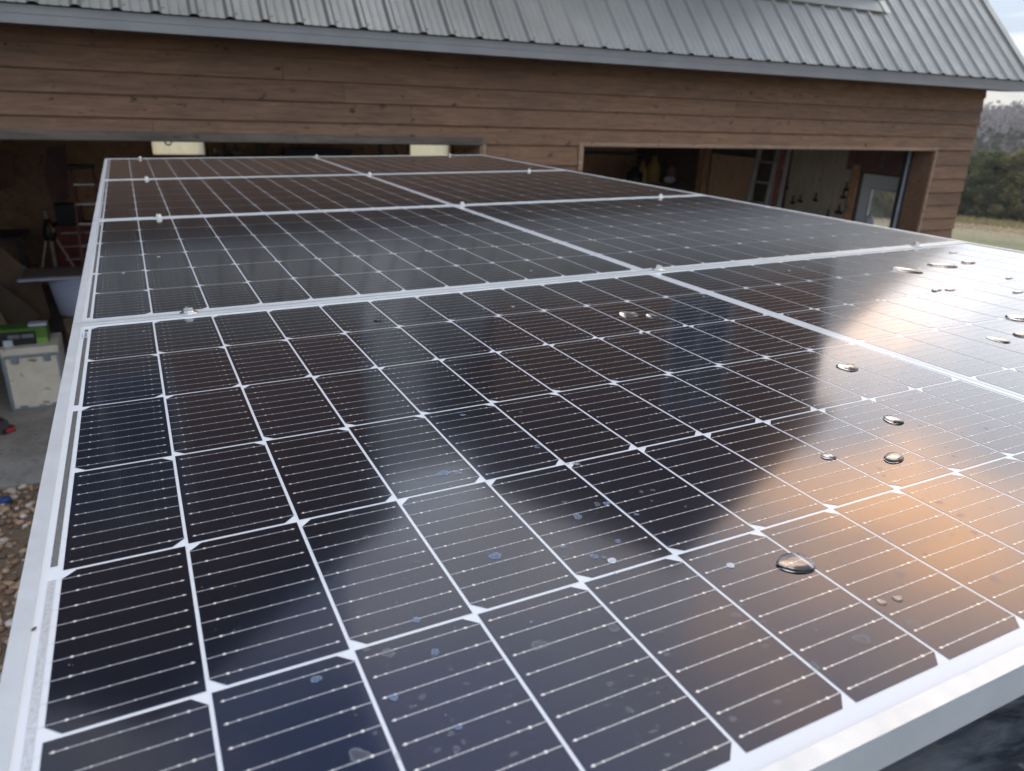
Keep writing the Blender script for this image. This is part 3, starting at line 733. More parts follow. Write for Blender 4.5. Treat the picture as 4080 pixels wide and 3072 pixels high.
# white half-glass door in the right wall
D = MB(); D.box((9.09, DY0 + .01, FLOOR + .01), (9.135, DY0 + .17, DZ - .01)); D.box((9.09, DY1 - .17, FLOOR + .01), (9.135, DY1 - .01, DZ - .01))
D.box((9.09, DY0 + .17, DZ - .17), (9.135, DY1 - .17, DZ - .01)); D.box((9.09, DY0 + .17, FLOOR + .01), (9.135, DY1 - .17, FLOOR + .95))
dr = D.build('side_door', 'door_white', bt, bevel=.003); dr['label'] = 'white side door with a tall glass window'
b = MB()
for (ya, yb, za, zb_) in ((DY0 + .165, DY0 + .20, FLOOR + .94, DZ - .165), (DY1 - .20, DY1 - .165, FLOOR + .94, DZ - .165), (DY0 + .20, DY1 - .20, DZ - .20, DZ - .165), (DY0 + .20, DY1 - .20, FLOOR + .94, FLOOR + .975)): b.box((9.078, ya, za), (9.0895, yb, zb_))
b.build('beading', 'beading', dr, bevel=.003)
b = MB(); b.box((9.108, DY0 + .171, FLOOR + .951), (9.114, DY1 - .171, DZ - .171)); b.build('glass', 'window_glass', dr)
# garage door track just inside the right doorway
p0 = at(3622, 612, Y=5.12); p1 = at(3563, 905, Y=5.12); xk = (p0.x + p1.x) / 2
b = MB(); b.box((xk - .012, 5.10, FLOOR), (xk + .014, 5.125, TOP - .02)); b.build('door_track', 'track_metal', bt, bevel=.002)
b = MB(); b.box((xk + .016, 5.06, FLOOR), (xk + .075, 5.20, TOP - .02)); b.box((xk + .085, 5.03, FLOOR), (xk + .10, 5.06, TOP - .02)); b.build('track_angle', 'track_dark', bt, bevel=.002)

# ---- roof
SL = R_(47); ZE = .80; RY, RZ = 8.15, .80 + math.tan(SL) * (8.15 - YE)
def ribbed(name, x0, x1, o0, up, nrm, L, pitch=.2228, ph=None, mat='roof_metal'):
    """ribbed sheet: o0 origin at x=0 eave, up = slope direction, nrm = outward normal"""
    b = MB(); prof = []; x = ph
    while x > x0: x -= pitch
    pts = [(x0, 0)]
    while x < x1:
        for dx, h in ((-.034, 0), (-.013, .019), (.013, .019), (.034, 0), (.075, 0), (.080, .003), (.088, .003), (.093, 0), (.135, 0), (.140, .003), (.148, .003), (.153, 0)):
            if x0 < x + dx < x1: pts.append((x + dx, h))
        x += pitch
    pts.append((x1, 0))
    lo = [b.bm.verts.new(o0 + V(a, 0, 0) + nrm * h) for a, h in pts]; hi = [b.bm.verts.new(o0 + V(a, 0, 0) + nrm * h + up * L) for a, h in pts]
    lo2 = [b.bm.verts.new(o0 + V(a, 0, 0) + nrm * (h - .0015) + up * .001) for a, h in pts]
    for k in range(len(pts) - 1):
        b.bm.faces.new((lo[k], lo[k + 1], hi[k + 1], hi[k])); b.bm.faces.new((lo2[k], lo2[k + 1], lo[k + 1], lo[k]))
    return b.build(name, mat, bt, fix=False)
up = V(0, math.cos(SL), math.sin(SL)); nm = V(0, -math.sin(SL), math.cos(SL)); RIB0 = 2.7886
XRK = 9.52
ribbed('roof', -6.9, XRK - .04, V(0, YE - .012, ZE - .006), up, nm, (RY - YE) / math.cos(SL), ph=RIB0)
b = MB(); b.prism([V(-6.9, RY, RZ - .01), V(XRK, RY, RZ - .01), V(XRK, 11.9, ZE - .01), V(-6.9, 11.9, ZE - .01)], (0, 0, -.02))
b.prism([V(-6.9, YE + .02, ZE - .02), V(XRK, YE + .02, ZE - .02), V(XRK, RY, RZ - .03), V(-6.9, RY, RZ - .03)], (0, 0, -.02)); b.build('roof_deck', 'dark_board', bt)
for s_ in (1,):   # gable triangle at the right
    b = MB(); b.prism([V(9.06, YW + .01, .75), V(9.06, 11.8, .75), V(9.06, RY, RZ - .1)], (.14, 0, 0)); b.build('gable_wall', 'siding_wood', bt)
b = MB(); c0 = V(XRK - .075, YE - .016, ZE + .02); b.prism([c0, c0 + V(.10, 0, 0), c0 + V(.10, 0, -.12), c0 + V(.088, 0, -.12), c0 + V(.088, 0, -.012), c0 + V(0, 0, -.012)], up * ((RY - YE) / math.cos(SL))); b.build('rake_trim', 'roof_metal', bt, bevel=.003)
b = MB(); b.box((-6.9, YE, .682), (XRK, YE + .012, .745)); b.box((-6.9, YE + .014, .745), (XRK, YE + .02, ZE - .012)); b.box((-6.9, YE - .004, .738), (XRK, YE + .014, .747)); b.build('fascia', 'fascia_metal', bt, bevel=.0015)
b = MB(); b.box((-6.9, YE + .012, .684), (XRK - .01, YW - .022, .692)); b.build('soffit', 'dark_board', bt)
b = MB()
x = RIB0
while x > -1: x -= .2228
while x < XRK:
    q = V(x + .045, YE - .012, ZE - .006) + up * .05
    b.blob(q + nm * .003, (.006, .004, .006), 1, 0); x += .2228
b.build('roof_screws', 'fascia_metal', bt)['kind'] = 'stuff'
# ---- gable dormers
def dormer(x0, x1, win):
    yb_ = 5.1; zb_ = ZE + math.tan(SL) * (yb_ - YE); xm = (x0 + x1) / 2; ze = 3.42; za = ze + 1.5
    b = MB(); z = zb_ - .25
    b.prism([V(x0, yb_ + .02, z), V(x1, yb_ + .02, z), V(x1, yb_ + .02, ze), V(xm, yb_ + .02, za), V(x0, yb_ + .02, ze)], (0, 3.0, 0))
    zz = z
    while zz < za - .05:
        w_ = 1 if zz < ze - .1 else max(.02, (za - zz - .1) / (za - ze)); hw = (x1 - x0) / 2 * min(1, w_); b.tv = rnd.random()
        b.prism([V(xm - hw, yb_ + .018, zz), V(xm - hw, yb_ - .002, zz), V(xm - hw, yb_ + .015, zz + .16), V(xm - hw, yb_ + .018, zz + .16)], (2 * hw, 0, 0)); zz += .153
    d = b.build('dormer', 'siding_wood', bt)
    b = MB(); ov = .14
    for s_ in (-1, 1):
        e_ = V(xm + s_ * ((x1 - x0) / 2 + ov), yb_ - .30, ze - ov * 1.5 / ((x1 - x0) / 2)); a = V(xm, yb_ - .30, za)
        b.prism([e_, a, a + V(0, 0, .06), e_ + V(0, 0, .06)], (0, 3.6, 0))
    b.build('dormer_roof', 'roof_metal', d)
    # apron flashing at the foot, cream end cap
    b = MB(); q = V(x0 - .03, 4.985, ZE + math.tan(SL) * (4.985 - YE)) + nm * .030
    b.prism([q, q + nm * .003, q + up * .26 + nm * .003, q + up * .26], (x1 - x0 + .03, 0, 0))
    b.prism([q - nm * .026, q, q + up * .004, q + up * .004 - nm * .026], (x1 - x0 + .03, 0, 0)); b.build('apron_flashing', 'roof_metal', d)
    b = MB(); q = V(x1 - .045, 4.975, ZE + math.tan(SL) * (4.975 - YE)) + nm * .036; b.prism([q, q + nm * .004, q + up * .24 + nm * .004, q + up * .24], (.09, 0, 0)); b.build('flashing_end', 'trim_cream', d)
    b = MB(); b.box((x1 - .07, yb_ - .035, zb_ + .02), (x1 + .03, yb_ - .004, ze - .02)); b.build('corner_board', 'fascia_metal', d)
    for (wa, wb, wz0, wz1) in win:
        b = MB(); b.box((wa - .06, yb_ - .03, wz0 - .06), (wb + .06, yb_ - .003, wz0)); b.box((wa - .06, yb_ - .03, wz1), (wb + .06, yb_ - .003, wz1 + .06))
        for xx in (wa - .06, wb): b.box((xx, yb_ - .03, wz0), (xx + .06, yb_ - .003, wz1))
        b.box(((wa + wb) / 2 - .02, yb_ - .025, wz0), ((wa + wb) / 2 + .02, yb_ - .012, wz1))
        f = b.build('dormer_window', 'fascia_metal', d)
        b = MB(); b.box((wa, yb_ - .012, wz0), (wb, yb_ - .004, wz1)); b.build('pane', 'dormer_glass', f)
dormer(3.0, 7.52, [(5.15, 5.95, 1.75, 3.0)])
dormer(-2.75, 1.75, [(-.95, .05, 1.75, 3.0)])

# ================================================================== things inside the left doorway
def slab(name, mat, pts, d, label, cat, bev=0): return tag(MB().prism(pts, d).build(name, mat, bevel=bev), label, cat)
# plywood crate with metal edges
Yc = 6.23; a = at(2, 1397, Y=Yc); c_ = at(228, 1372, Y=Yc); bl = at(52, 1640, Y=Yc); x0 = bl.x; x1 = max(c_.x, at(250, 1500, Y=Yc).x) ; zt = (a.z + c_.z) / 2
ct = thing('crate', 'pale plywood crate with metal edging and latches on the concrete floor', 'crate', ((x0 + x1) / 2, Yc + .2, FLOOR))
def loc(o): return V(*o.location)
O = loc(ct)
def CB(b, a, c): b.box(V(*a) - O, V(*c) - O)
b = MB(); CB(b, (x0, Yc, FLOOR + .012), (x1, Yc + .42, zt - .075)); b.build('panel', 'crate_ply', ct)
b = MB(); CB(b, (x0 - .002, Yc - .002, zt - .068), (x1 + .002, Yc + .422, zt)); b.build('lid', 'crate_ply', ct)
b = MB(); e_ = .022
CB(b, (x0 - .006, Yc - .006, FLOOR), (x0 + e_, Yc + .002, zt - .072)); CB(b, (x1 - e_, Yc - .006, FLOOR), (x1 + .006, Yc + .002, zt - .072)); CB(b, (x0 + e_, Yc - .005, FLOOR), (x1 - e_, Yc + .001, FLOOR + e_))
CB(b, (x0 - .008, Yc - .008, zt - .09), (x1 + .008, Yc - .002, zt - .062)); CB(b, (x0 - .007, Yc - .001, FLOOR + .02), (x0 - .001, Yc + .42, FLOOR + .05)); b.build('metal_edge', 'zinc', ct, bevel=.001)
for fx in (.22, .78):
    xx = x0 + (x1 - x0) * fx
    b = MB(); CB(b, (xx - .028, Yc - .016, zt - .135), (xx + .028, Yc - .0085, zt - .06)); CB(b, (xx - .018, Yc - .024, zt - .12), (xx + .018, Yc - .0165, zt - .075)); b.build('latch', 'zinc', ct, bevel=.002)
    b = MB(); CB(b, (xx - .03, Yc - .010, FLOOR + .012), (xx + .03, Yc - .0055, FLOOR + .045)); b.build('clip', 'zinc', ct, bevel=.002)
# green and black case on the crate
z0 = zt + .001; gx0 = x0 - .02; gx1 = at(190, 1340, Y=Yc + .12).x
gt = thing('equipment_case', 'green and black equipment case with grey panels on top of the plywood crate', 'case', ((gx0 + gx1) / 2, Yc + .22, z0)); O = loc(gt)
yc = Yc + .12; zh = at(120, 1290, Y=yc + .16).z
b = MB(); CB(b, (gx0, yc + .012, z0), (gx1, yc + .20, zh)); b.build('body', 'green_plastic', gt, bevel=.006)
xg = at(140, 1340, Y=yc).x
b = MB(); CB(b, (xg + .004, yc, z0 + .0), (gx1 - .004, yc + .011, z0 + .045)); b.build('bright_band', 'green_bright', gt, bevel=.002)
b = MB(); CB(b, (gx0 - .005, yc - .03, z0), (xg, yc + .011, zh - .03)); b.build('front', 'black_plastic', gt, bevel=.004)
for px0, px1 in ((22, 72), (80, 130)):
    b = MB(); u0 = at(px0, 1310, Y=yc - .03).x; u1 = at(px1, 1310, Y=yc - .03).x; CB(b, (u0, yc - .034, zh - .075), (u1, yc - .0305, zh - .042)); b.build('grey_panel', 'grey_panel', gt, bevel=.001)
b = MB(); u0 = at(8, 1345, Y=yc - .04).x; u1 = at(47, 1345, Y=yc - .04).x; CB(b, (u0, yc - .055, z0 + .001), (u1, yc - .031, z0 + .055)); b.build('white_connector', 'pale_patch', gt, bevel=.006)
b = MB(); CB(b, (at(110, 1280, Y=yc + .1).x, yc + .06, zh + .001), (gx1, yc + .16, zh + .02)); o = b.build('paper_stack', 'pale_patch', bevel=.002); o.location = O; tag(o, 'white folded paper lying on the green case', 'paper')
# cordless tool on the floor at the left edge
p = at(28, 1725, Z=FLOOR + .0); tt = thing('power_tool', 'black and red cordless power tool lying on the concrete beside the crate', 'power tool', (p.x - .05, p.y, FLOOR), R_(38))
b = MB(); b.box((-.20, -.05, .015), (.06, .05, .115)); b.build('body', 'tool_grey', tt, bevel=.018)
b = MB(); b.box((.0, -.055, .0), (.10, .055, .05)); b.build('battery', 'black_plastic', tt, bevel=.01)
b = MB(); b.box((.025, -.058, .012), (.095, -.0555, .045)); b.box((.1005, -.035, .012), (.104, .035, .042)); b.build('red_trim', 'tool_red', tt, bevel=.001)
b = MB(); b.tube([(-.09, -.052, .055), (-.09, -.075, .055)], .026, 18); b.build('knob', 'tool_red', tt)
b = MB(); b.tube([(-.18, 0, .11), (-.12, 0, .16), (.0, 0, .16), (.04, 0, .11)], .017, 10); b.build('handle', 'tool_grey', tt)
# white tub with a tan board on it
Yt = 7.35; lp = at(70, 1113, Y=Yt); rp = at(330, 1160, Y=Yt); z_l = lp.z
tb = thing('storage_tub', 'white plastic tub covered by a tan board, behind the crate', 'tub', (lp.x + .36, Yt + .2, FLOOR)); O = loc(tb)
b = MB(); top = z_l - .03; b0 = z_l - .44
xa, xb = at(182, 1150, Y=Yt).x, at(182, 1150, Y=Yt).x + .62
b.lathe([(.01, b0), (.235, b0), (.25, b0 + .02), (.31, top), (.01, top)], V(xa + .31, Yt + .21, 0) - O, 48, sy=.72)
b.build('body', 'white_plastic', tb)
b = MB(); CB(b, (lp.x + .0, Yt - .04, z_l - .022), (xb + .05, Yt + .46, z_l + .0)); b.build('rim', 'white_plastic', tb, bevel=.008)
b = MB(); CB(b, (lp.x + .02, Yt - .02, z_l + .001), (xb + .04, Yt + .44, z_l + .012)); b.build('board', 'tan_board', tb, bevel=.002)
bx = thing('cardboard_box', 'brown cardboard box under the white tub', 'box', (xa + .3, Yt + .2, FLOOR)); O = loc(bx)
b = MB(); CB(b, (xa + .10, Yt + .02, FLOOR), (xb, Yt + .4, b0 - .002)); b.build('carton', 'cardboard', bx, bevel=.004)
b = MB(); b.prism([V(xa + .10, Yt + .015, b0 - .004) - O, V(xa + .40, Yt + .015, b0 - .004) - O, V(xa + .38, Yt - .13, b0 - .12) - O, V(xa + .13, Yt - .13, b0 - .12) - O], (0, .003, .004)); b.build('flap', 'kraft', bx)
# leaning brown boards at the left edge
def plate(pix, Y, Yd, name, mat, label, cat, th=.012):
    P = [at(x, y, Y=Y + Yd * k) for k, (x, y) in enumerate(pix)]
    return slab(name, mat, P, (0, th, 0), label, cat)
plate([(-260, 1010), (8, 990), (60, 1035), (155, 1105), (200, 1250), (180, 1330), (-260, 1330)], 7.9, .0, 'cardboard_sheet', 'cardboard', 'large brown cardboard sheet leaning at the left edge of the doorway', 'cardboard')
plate([(-200, 1120), (0, 1130), (160, 1255), (120, 1345), (-200, 1345)], 7.6, .0, 'cardboard_sheet', 'cardboard_dark', 'dark cardboard sheet in front of the larger brown one', 'cardboard')
plate([(-100, 1230), (0, 1240), (55, 1345), (-100, 1380)], 7.3, 0, 'kraft_bag', 'kraft', 'folded tan paper bag low at the left edge above the crate', 'bag')
plate([(-120, 590), (45, 600), (60, 740), (-120, 800)], 10.6, 0, 'wall_blanket', 'brown_cloth', 'dull brown blanket hanging high on the left side inside the barn', 'blanket')
plate([(185, 590), (262, 580), (275, 790), (215, 830), (175, 700)], 10.9, 0, 'hanging_cloth', 'dark_red', 'dark red cloth hanging behind the tripod inside the barn', 'cloth')
# tripod
Ytp = 9.2; hp = at(190, 890, Y=Ytp)
tp = thing('tripod', 'wooden legged tripod with a dark head standing in the barn', 'tripod', (hp.x, Ytp, FLOOR)); O = loc(tp)
for fx, fy in ((-.34, -.05), (-.02, .25), (.46, -.05)):
    b = MB(); b.bar(hp - O + V(fx * .08, 0, -.12), V(fx, fy, .02), .035, .022); b.build('leg', 'tripod_wood', tp, bevel=.003)
b = MB(); b.lathe([(.01, -.20), (.06, -.20), (.075, -.10), (.05, -.02), (.04, .05), (.01, .05)], hp - O, 20); b.build('head', 'tripod_dark', tp)
b = MB(); b.tube([hp - O + V(.02, -.05, .0), hp - O + V(.06, -.10, -.09)], .018, 10); b.build('knob', 'copper', tp)
b = MB(); b.tube([hp - O + V(0, 0, .05), hp - O + V(-.01, 0, .14)], .02, 10); b.build('post', 'tripod_wood', tp)
# step ladder
Yl = 9.9; L0 = at(281, 672, Y=Yl); L1 = at(326, 1010, Y=Yl - .25); R0 = at(368, 672, Y=Yl); d = (L1 - L0); foot = L0 + d * ((FLOOR - L0.z) / d.z)
ld = thing('step_ladder', 'orange step ladder with grey treads standing left of the panels inside the barn', 'ladder', foot); O = loc(ld)
wd = R0.x - L0.x
for s_ in (0, 1):
    b = MB(); b.bar(L0 - O + V(wd * s_, 0, 0), V(wd * s_ * 1.35, 0, 0), .03, .07); b.build('rail', 'orange_fibreglass', ld, bevel=.003)
    b = MB(); b.bar(L0 - O + V(wd * s_, .06, 0), V(wd * s_ * 1.2 + .05, .9, 0), .025, .03); b.build('rear_rail', 'orange_fibreglass', ld, bevel=.003)
for k, yy in enumerate((733, 808, 885, 967, 1050, 1135)):
    t_ = (at(300, yy, Y=Yl).z - L0.z) / (FLOOR - L0.z)
    if t_ < .97:
        q = L0 + (foot - L0) * t_ - O; b = MB(); b.box(q + V(.01, -.05, -.012), q + V(wd * (1 + .35 * t_) - .01, .05, .012)); b.build('tread', 'aluminium', ld, bevel=.003)
b = MB(); q = L0 - O; b.box(q + V(-.03, -.08, 0), q + V(wd + .03, .14, .045)); b.build('cap', 'dark_plastic', ld, bevel=.008)
# red tool chest
p0 = at(205, 905, Y=10.6); p1 = at(345, 905, Y=10.6)
tcst = thing('tool_chest', 'dark red tool chest on wheels behind the tripod and ladder', 'tool chest', ((p0.x + p1.x) / 2 + .1, 10.85, FLOOR)); O = loc(tcst)
b = MB(); CB(b, (p0.x, 10.6, FLOOR + .12), (p1.x + .25, 11.1, p0.z)); b.build('cabinet', 'red_paint', tcst, bevel=.01)
for k in range(4):
    z_ = FLOOR + .2 + k * (p0.z - FLOOR - .25) / 4; b = MB(); CB(b, (p0.x + .02, 10.585, z_), (p1.x + .23, 10.599, z_ + (p0.z - FLOOR - .25) / 4 - .02)); f = b.build('drawer', 'red_paint', tcst, bevel=.003)
    b = MB(); CB(b, (p0.x + .1, 10.57, z_ + .14), (p1.x + .15, 10.584, z_ + .155)); b.build('drawer_handle', 'aluminium', f)
p = at(215, 850, Y=10.5); q = at(285, 885, Y=10.5)
b = MB(); b.box((p.x, 10.62, p0.z + .001), (q.x + .12, 10.95, p0.z + .28)); tag(b.build('black_case', 'black_plastic', bevel=.02), 'black case sitting on top of the dark red tool chest', 'case')
p = at(0, 925, Y=10.2); q = at(95, 960, Y=10.2)
sh = thing('workbench', 'dark workbench along the left side inside the barn', 'workbench', (p.x, 10.5, FLOOR)); O = loc(sh)
b = MB(); CB(b, (p.x - 1.5, 10.2, q.z), (q.x, 10.9, q.z + .05)); b.build('top', 'dark_board', sh)
for xx in (p.x - 1.4, q.x - .1): b = MB(); CB(b, (xx, 10.25, FLOOR), (xx + .09, 10.34, q.z - .001)); b.build('leg', 'dark_board', sh)
# hook, cords, small things seen above the far panel
p = at(668, 548, Y=6.6); b = MB(); b.tube([p + V(0, 0, .25), p + V(0, 0, -.01)], .006, 8); R0_ = .028
b.tube([p + V(R0_ * math.sin(a * .5), 0, -.01 - R0_ + R0_ * math.cos(a * .5)) for a in range(0, 11)], .007, 8); tag(b.build('ceiling_hook', 'track_dark'), 'dark ring hook hanging in front of the left bright back window', 'hook')
for k, (x0_, x1_, y1_) in enumerate(((890, 897, 640), (925, 945, 606))):
    a = at(x0_, 555, Y=7.5); c_ = at(x1_, y1_, Y=7.5); b = MB(); b.tube([V(a.x, 7.5, .58), a, a.lerp(c_, .5) + V(.01, 0, 0), c_], .011, 8)
    tag(b.build('hanging_rope', 'black_plastic'), ('straight black rope hanging right of the left back window', 'slanting black rope ending above the beige jars')[k], 'rope', 'black ropes hanging from the ceiling')
p = at(1100, 590, Y=10.6); stn = thing('wall_shelf', 'long shelf on the back wall carrying jars, seen above the farthest panel', 'shelf', (p.x, 11.3, at(1100, 622, Y=11.2).z)); O = loc(stn)
b = MB(); CB(b, (at(860, 600, Y=11.2).x, 11.12, O.z - .03), (at(1600, 600, Y=11.2).x, 11.499, O.z)); b.build('board', 'dark_board', stn)
for k in range(3): xx = at(900 + k * 300, 600, Y=11.2).x; b = MB(); CB(b, (xx, 11.2, O.z - .25), (xx + .03, 11.499, O.z - .031)); b.build('bracket', 'dark_board', stn)
for k, (px_, w_) in enumerate(((875, .075), (940, .10))):
    q = at(px_, 610, Y=11.2); b = MB(); b.lathe([(.01, 0), (w_, 0), (w_, .085), (w_ * .7, .115), (.01, .115)], (q.x, 11.25, O.z + .001), 24)
    tag(b.build('jar', 'jar_beige'), ('smaller beige jar on the back shelf, next to the straight rope', 'larger beige jar on the back shelf, under the slanting rope')[k], 'jar', 'jars on the back shelf')
b = MB(); P = [at(1005, 572, Y=11.3), at(1035, 572, Y=11.3), at(1032, 600, Y=11.3)]; b.prism(P, (0, .004, 0)); tag(b.build('pennant', 'green_flag'), 'small green triangular pennant on the back wall', 'pennant')
a = at(1052, 570, Y=11.3); c_ = at(1063, 622, Y=11.3); b = MB(); b.box((a.x, 11.3, c_.z - .6), (c_.x, 11.34, .5)); tag(b.build('batten', 'trim_wood', bevel=.003), 'pale upright batten between the two back windows', 'batten')
a = at(1135, 592, Y=10.9); c_ = at(1400, 630, Y=10.9); b = MB(); b.box((a.x, 10.9, c_.z - .2), (c_.x, 11.1, a.z)); tag(b.build('speaker_box', 'black_plastic', bevel=.012), 'wide black box in front of the back wall, centre of the left doorway', 'box')
p = at(1845, 612, Y=6.0); b = MB(); b.tube([p + V(-.03, 0, -.12), p, p + V(.012, 0, .025), p + V(.035, 0, .036), p + V(.06, 0, .03)], .013, 10)
tag(b.build('bent_pipe', 'copper'), 'bent copper coloured pipe end right of the right back window', 'pipe')
a = at(1795, 582, Y=11.4); c_ = at(1806, 620, Y=11.4); b = MB(); b.box((a.x, 11.38, c_.z - .4), (c_.x, 11.44, .5)); tag(b.build('batten', 'orange_cloth', bevel=.003), 'orange brown upright stud touching the right back window', 'stud')
a = at(1580, 640, Y=9.5); b = MB(); b.bar(at(1590, 640, Y=9.5), at(1560, 560, Y=9.5), .03); b.bar(at(1515, 560, Y=9.5), at(1517, 640, Y=9.5), .05); tag(b.build('garden_tools', 'dark_board'), 'dark long tool handles beside the right back window', 'tool handles')

# ================================================================== inside the right doorway
def slabX(pix, X, name, mat, label, cat, th=-.02, grp=None):
    P = [at(x, y, X=X) for x, y in pix]; return tag(MB().prism(P, (th, 0, 0)).build(name, mat, bevel=.002), label, cat, grp)
z_ = at(2845, 612, X=9.03).z
b = MB(); b.box((9.008, 8.13, FLOOR), (9.030, 9.22, z_)); tag(b.build('plywood_sheet', 'plywood', bevel=.002), 'light brown plywood sheet standing against the right wall', 'plywood')
# aluminium extension ladder leaning on the wall
def ladder(name, mats, ya, yb, yt, ztop, n, label, x=8.95, lean=.22, rw=.035, rails=('ladder_white', 'aluminium')):
    t_ = thing(name, label, 'ladder', (x - lean, (ya + yb) / 2, FLOOR)); O = loc(t_)
    for k, (yl, yh) in enumerate(((ya, ya + yt), (yb, yb + yt))):
        b = MB(); b.bar(V(x - lean, yl, FLOOR) - O, V(x, yh, ztop) - O, rw, .07, up=(1, 0, 0)); b.build('rail', rails[0], t_, bevel=.003)
    for k in range(n):
        f = (k + .7) / n; A = V(x - lean, ya, FLOOR).lerp(V(x, ya + yt, ztop), f) - O; B = V(x - lean, yb, FLOOR).lerp(V(x, yb + yt, ztop), f) - O
        b = MB(); b.tube([A, B], .018, 10); b.build('rung', rails[1], t_)
    return t_
ladder('extension_ladder', None, 8.05, 7.66, -.06, .35, 9, 'grey aluminium extension ladder leaning on the wall beside the plywood sheet')
b = MB(); q = V(0, 0, 0)
t_ = ladder('extension_ladder', None, 7.56, 7.42, 0, .4, 8, 'narrow pale and red ladder edge on, right of the grey extension ladder', lean=.12, rails=('ladder_white', 'aluminium'))
b = MB(); O = loc(t_); b.bar(V(8.80, 7.49, FLOOR + .2) - O, V(8.90, 7.49, .3) - O, .05, .03, up=(1, 0, 0)); b.build('red_rail', 'rail_red', t_, bevel=.003)
# hand tools hanging on the boards
hang = [(3138, 735, 10, 26, 'hammer'), (3160, 790, 14, 32, 'pliers'), (3190, 785, 18, 30, 'wrench'), (3252, 778, 12, 34, 'chisel'), (3375, 735, 14, 34, 'drill'), (3362, 770, 22, 30, 'clamp'), (3345, 825, 26, 40, 'square'), (3300, 845, 16, 36, 'saw')]
locs = ['hanging leftmost on the grey board wall', 'low on the grey board wall, second from the left', 'low on the grey board wall, just right of the second tool', 'in the middle of the grey board wall', 'hanging highest beside the white side door', 'just under the highest tool beside the white side door', 'with a pale dial, low beside the white side door', 'lowest on the grey board wall above the panel edge']
for (x, y, w, h, nm_), lc in zip(hang, locs):
    w *= .8; h *= .8
    p = at(x, y, X=9.0); q = at(x + w, y + h, X=9.0); dy = abs(q.y - p.y); dz_ = abs(q.z - p.z); b = MB()
    b.box((8.99, p.y - dy / 2, p.z - dz_), (9.01, p.y + dy / 2, p.z - dz_ * .55)); b.tube([(9.0, p.y, p.z - dz_ * .55), (9.0, p.y + .01, p.z + .03)], .011, 8); b.tube([(8.99, p.y, p.z + .03), (9.03, p.y, p.z + .03)], .005, 6)
    tag(b.build(nm_, 'dark_plastic', bevel=.002), 'dark %s %s' % (nm_, lc), nm_)
# things on a bench at the back of the right bay
zb_ = at(2600, 728, Y=10.3).z
wb = thing('workbench', 'dark bench with bottles and cloths at the back of the right doorway', 'workbench', (7.4, 10.5, FLOOR)); O = loc(wb)
b = MB(); CB(b, (at(2330, 720, Y=10.3).x, 10.1, zb_ - .05), (8.85, 10.9, zb_)); b.build('top', 'dark_board', wb)
for xx in (5.9, 8.7): b = MB(); CB(b, (xx, 10.2, FLOOR), (xx + .09, 10.3, zb_ - .051)); b.build('leg', 'dark_board', wb)
def onb(px_, w_, py_, name, mat, label, cat, Y=10.3, prof=None):
    q = at(px_, py_, Y=Y); h = q.z - zb_; c = (q.x, Y + .02, zb_ + .001); b = MB(); w_ = w_ / 2
    prof = prof or [(.01, 0), (w_ * .95, 0), (w_, h * .08), (w_, h * .62), (w_ * .45, h * .8), (w_ * .35, h), (.01, h)]
    b.lathe(prof, c, 20); return tag(b.build(name, mat), label, cat)
onb(2568, .17, 640, 'jug', 'yellow_plastic', 'shorter yellow jug, left one of two on the back bench', 'jug')
onb(2612, .24, 622, 'jug', 'yellow_plastic', 'taller dull yellow jug, right one of two on the back bench', 'jug')
onb(2535, .30, 665, 'bucket', 'dark_plastic', 'dark bucket left of the yellow jugs on the back bench', 'bucket')
q = at(2700, 690, Y=10.3); b = MB(); b.blob((q.x, 10.35, zb_ + .17), (.19, .14, .17), 3, .03); tag(b.build('cloth_bundle', 'brown_cloth'), 'brown cloth bundle on the back bench right of the yellow jugs', 'cloth')
q = at(2665, 712, Y=10.2); b = MB(); b.blob((q.x, 10.18, zb_ + .065), (.12, .08, .065), 3, .05); tag(b.build('rag', 'rag_white'), 'crumpled pale rag on the bench front, left of the blue box', 'rag')
q = at(2692, 716, Y=10.2); b = MB(); b.box((q.x - .02, 10.13, zb_ + .001), (q.x + .09, 10.2, zb_ + .06)); tag(b.build('small_box', 'blue_plastic', bevel=.006), 'small dark blue box between the pale rags on the bench', 'box')
q = at(2735, 712, Y=10.2); b = MB(); b.blob((q.x, 10.17, zb_ + .05), (.13, .07, .05), 3, .05); tag(b.build('rag', 'rag_white'), 'flat pale rag on the bench, right of the blue box', 'rag')
q = at(2768, 650, Y=10.9); b = MB(); b.lathe([(.01, 0), (.12, 0), (.15, .02), (.15, .05), (.01, .06)], (0, 0, 0), 28); o = b.build('hose_reel', 'rose_plastic'); o.matrix_world = Matrix.Translation((q.x, 11.0, q.z)) @ Matrix.Rotation(R_(90), 4, 'X'); tag(o, 'dull rose round reel mounted high beside the corner post', 'reel')
q = at(2350, 640, Y=9.5)
b = MB(); b.tube([(at(2330, 607, Y=9.5).x, 9.5, at(2330, 607, Y=9.5).z), (at(2560, 612, Y=9.5).x, 9.5, at(2560, 612, Y=9.5).z)], .025, 10); tag(b.build('hanging_pipe', 'dark_plastic'), 'long dark pipe hung level under the ceiling in the right doorway', 'pipe')
q = at(3466, 868, X=8.9); b = MB(); b.lathe([(.01, -.12), (.05, -.12), (.058, -.10), (.058, -.01), (.03, .03), (.018, .045), (.018, .07), (.01, .07)], (8.9, q.y, q.z), 24); b.box((8.82, q.y - .07, q.z - .16), (9.0, q.y + .1, q.z - .121)); o = b.build('white_jug', 'pale_patch'); tag(o, 'small white jug standing in front of the side door glass', 'jug')
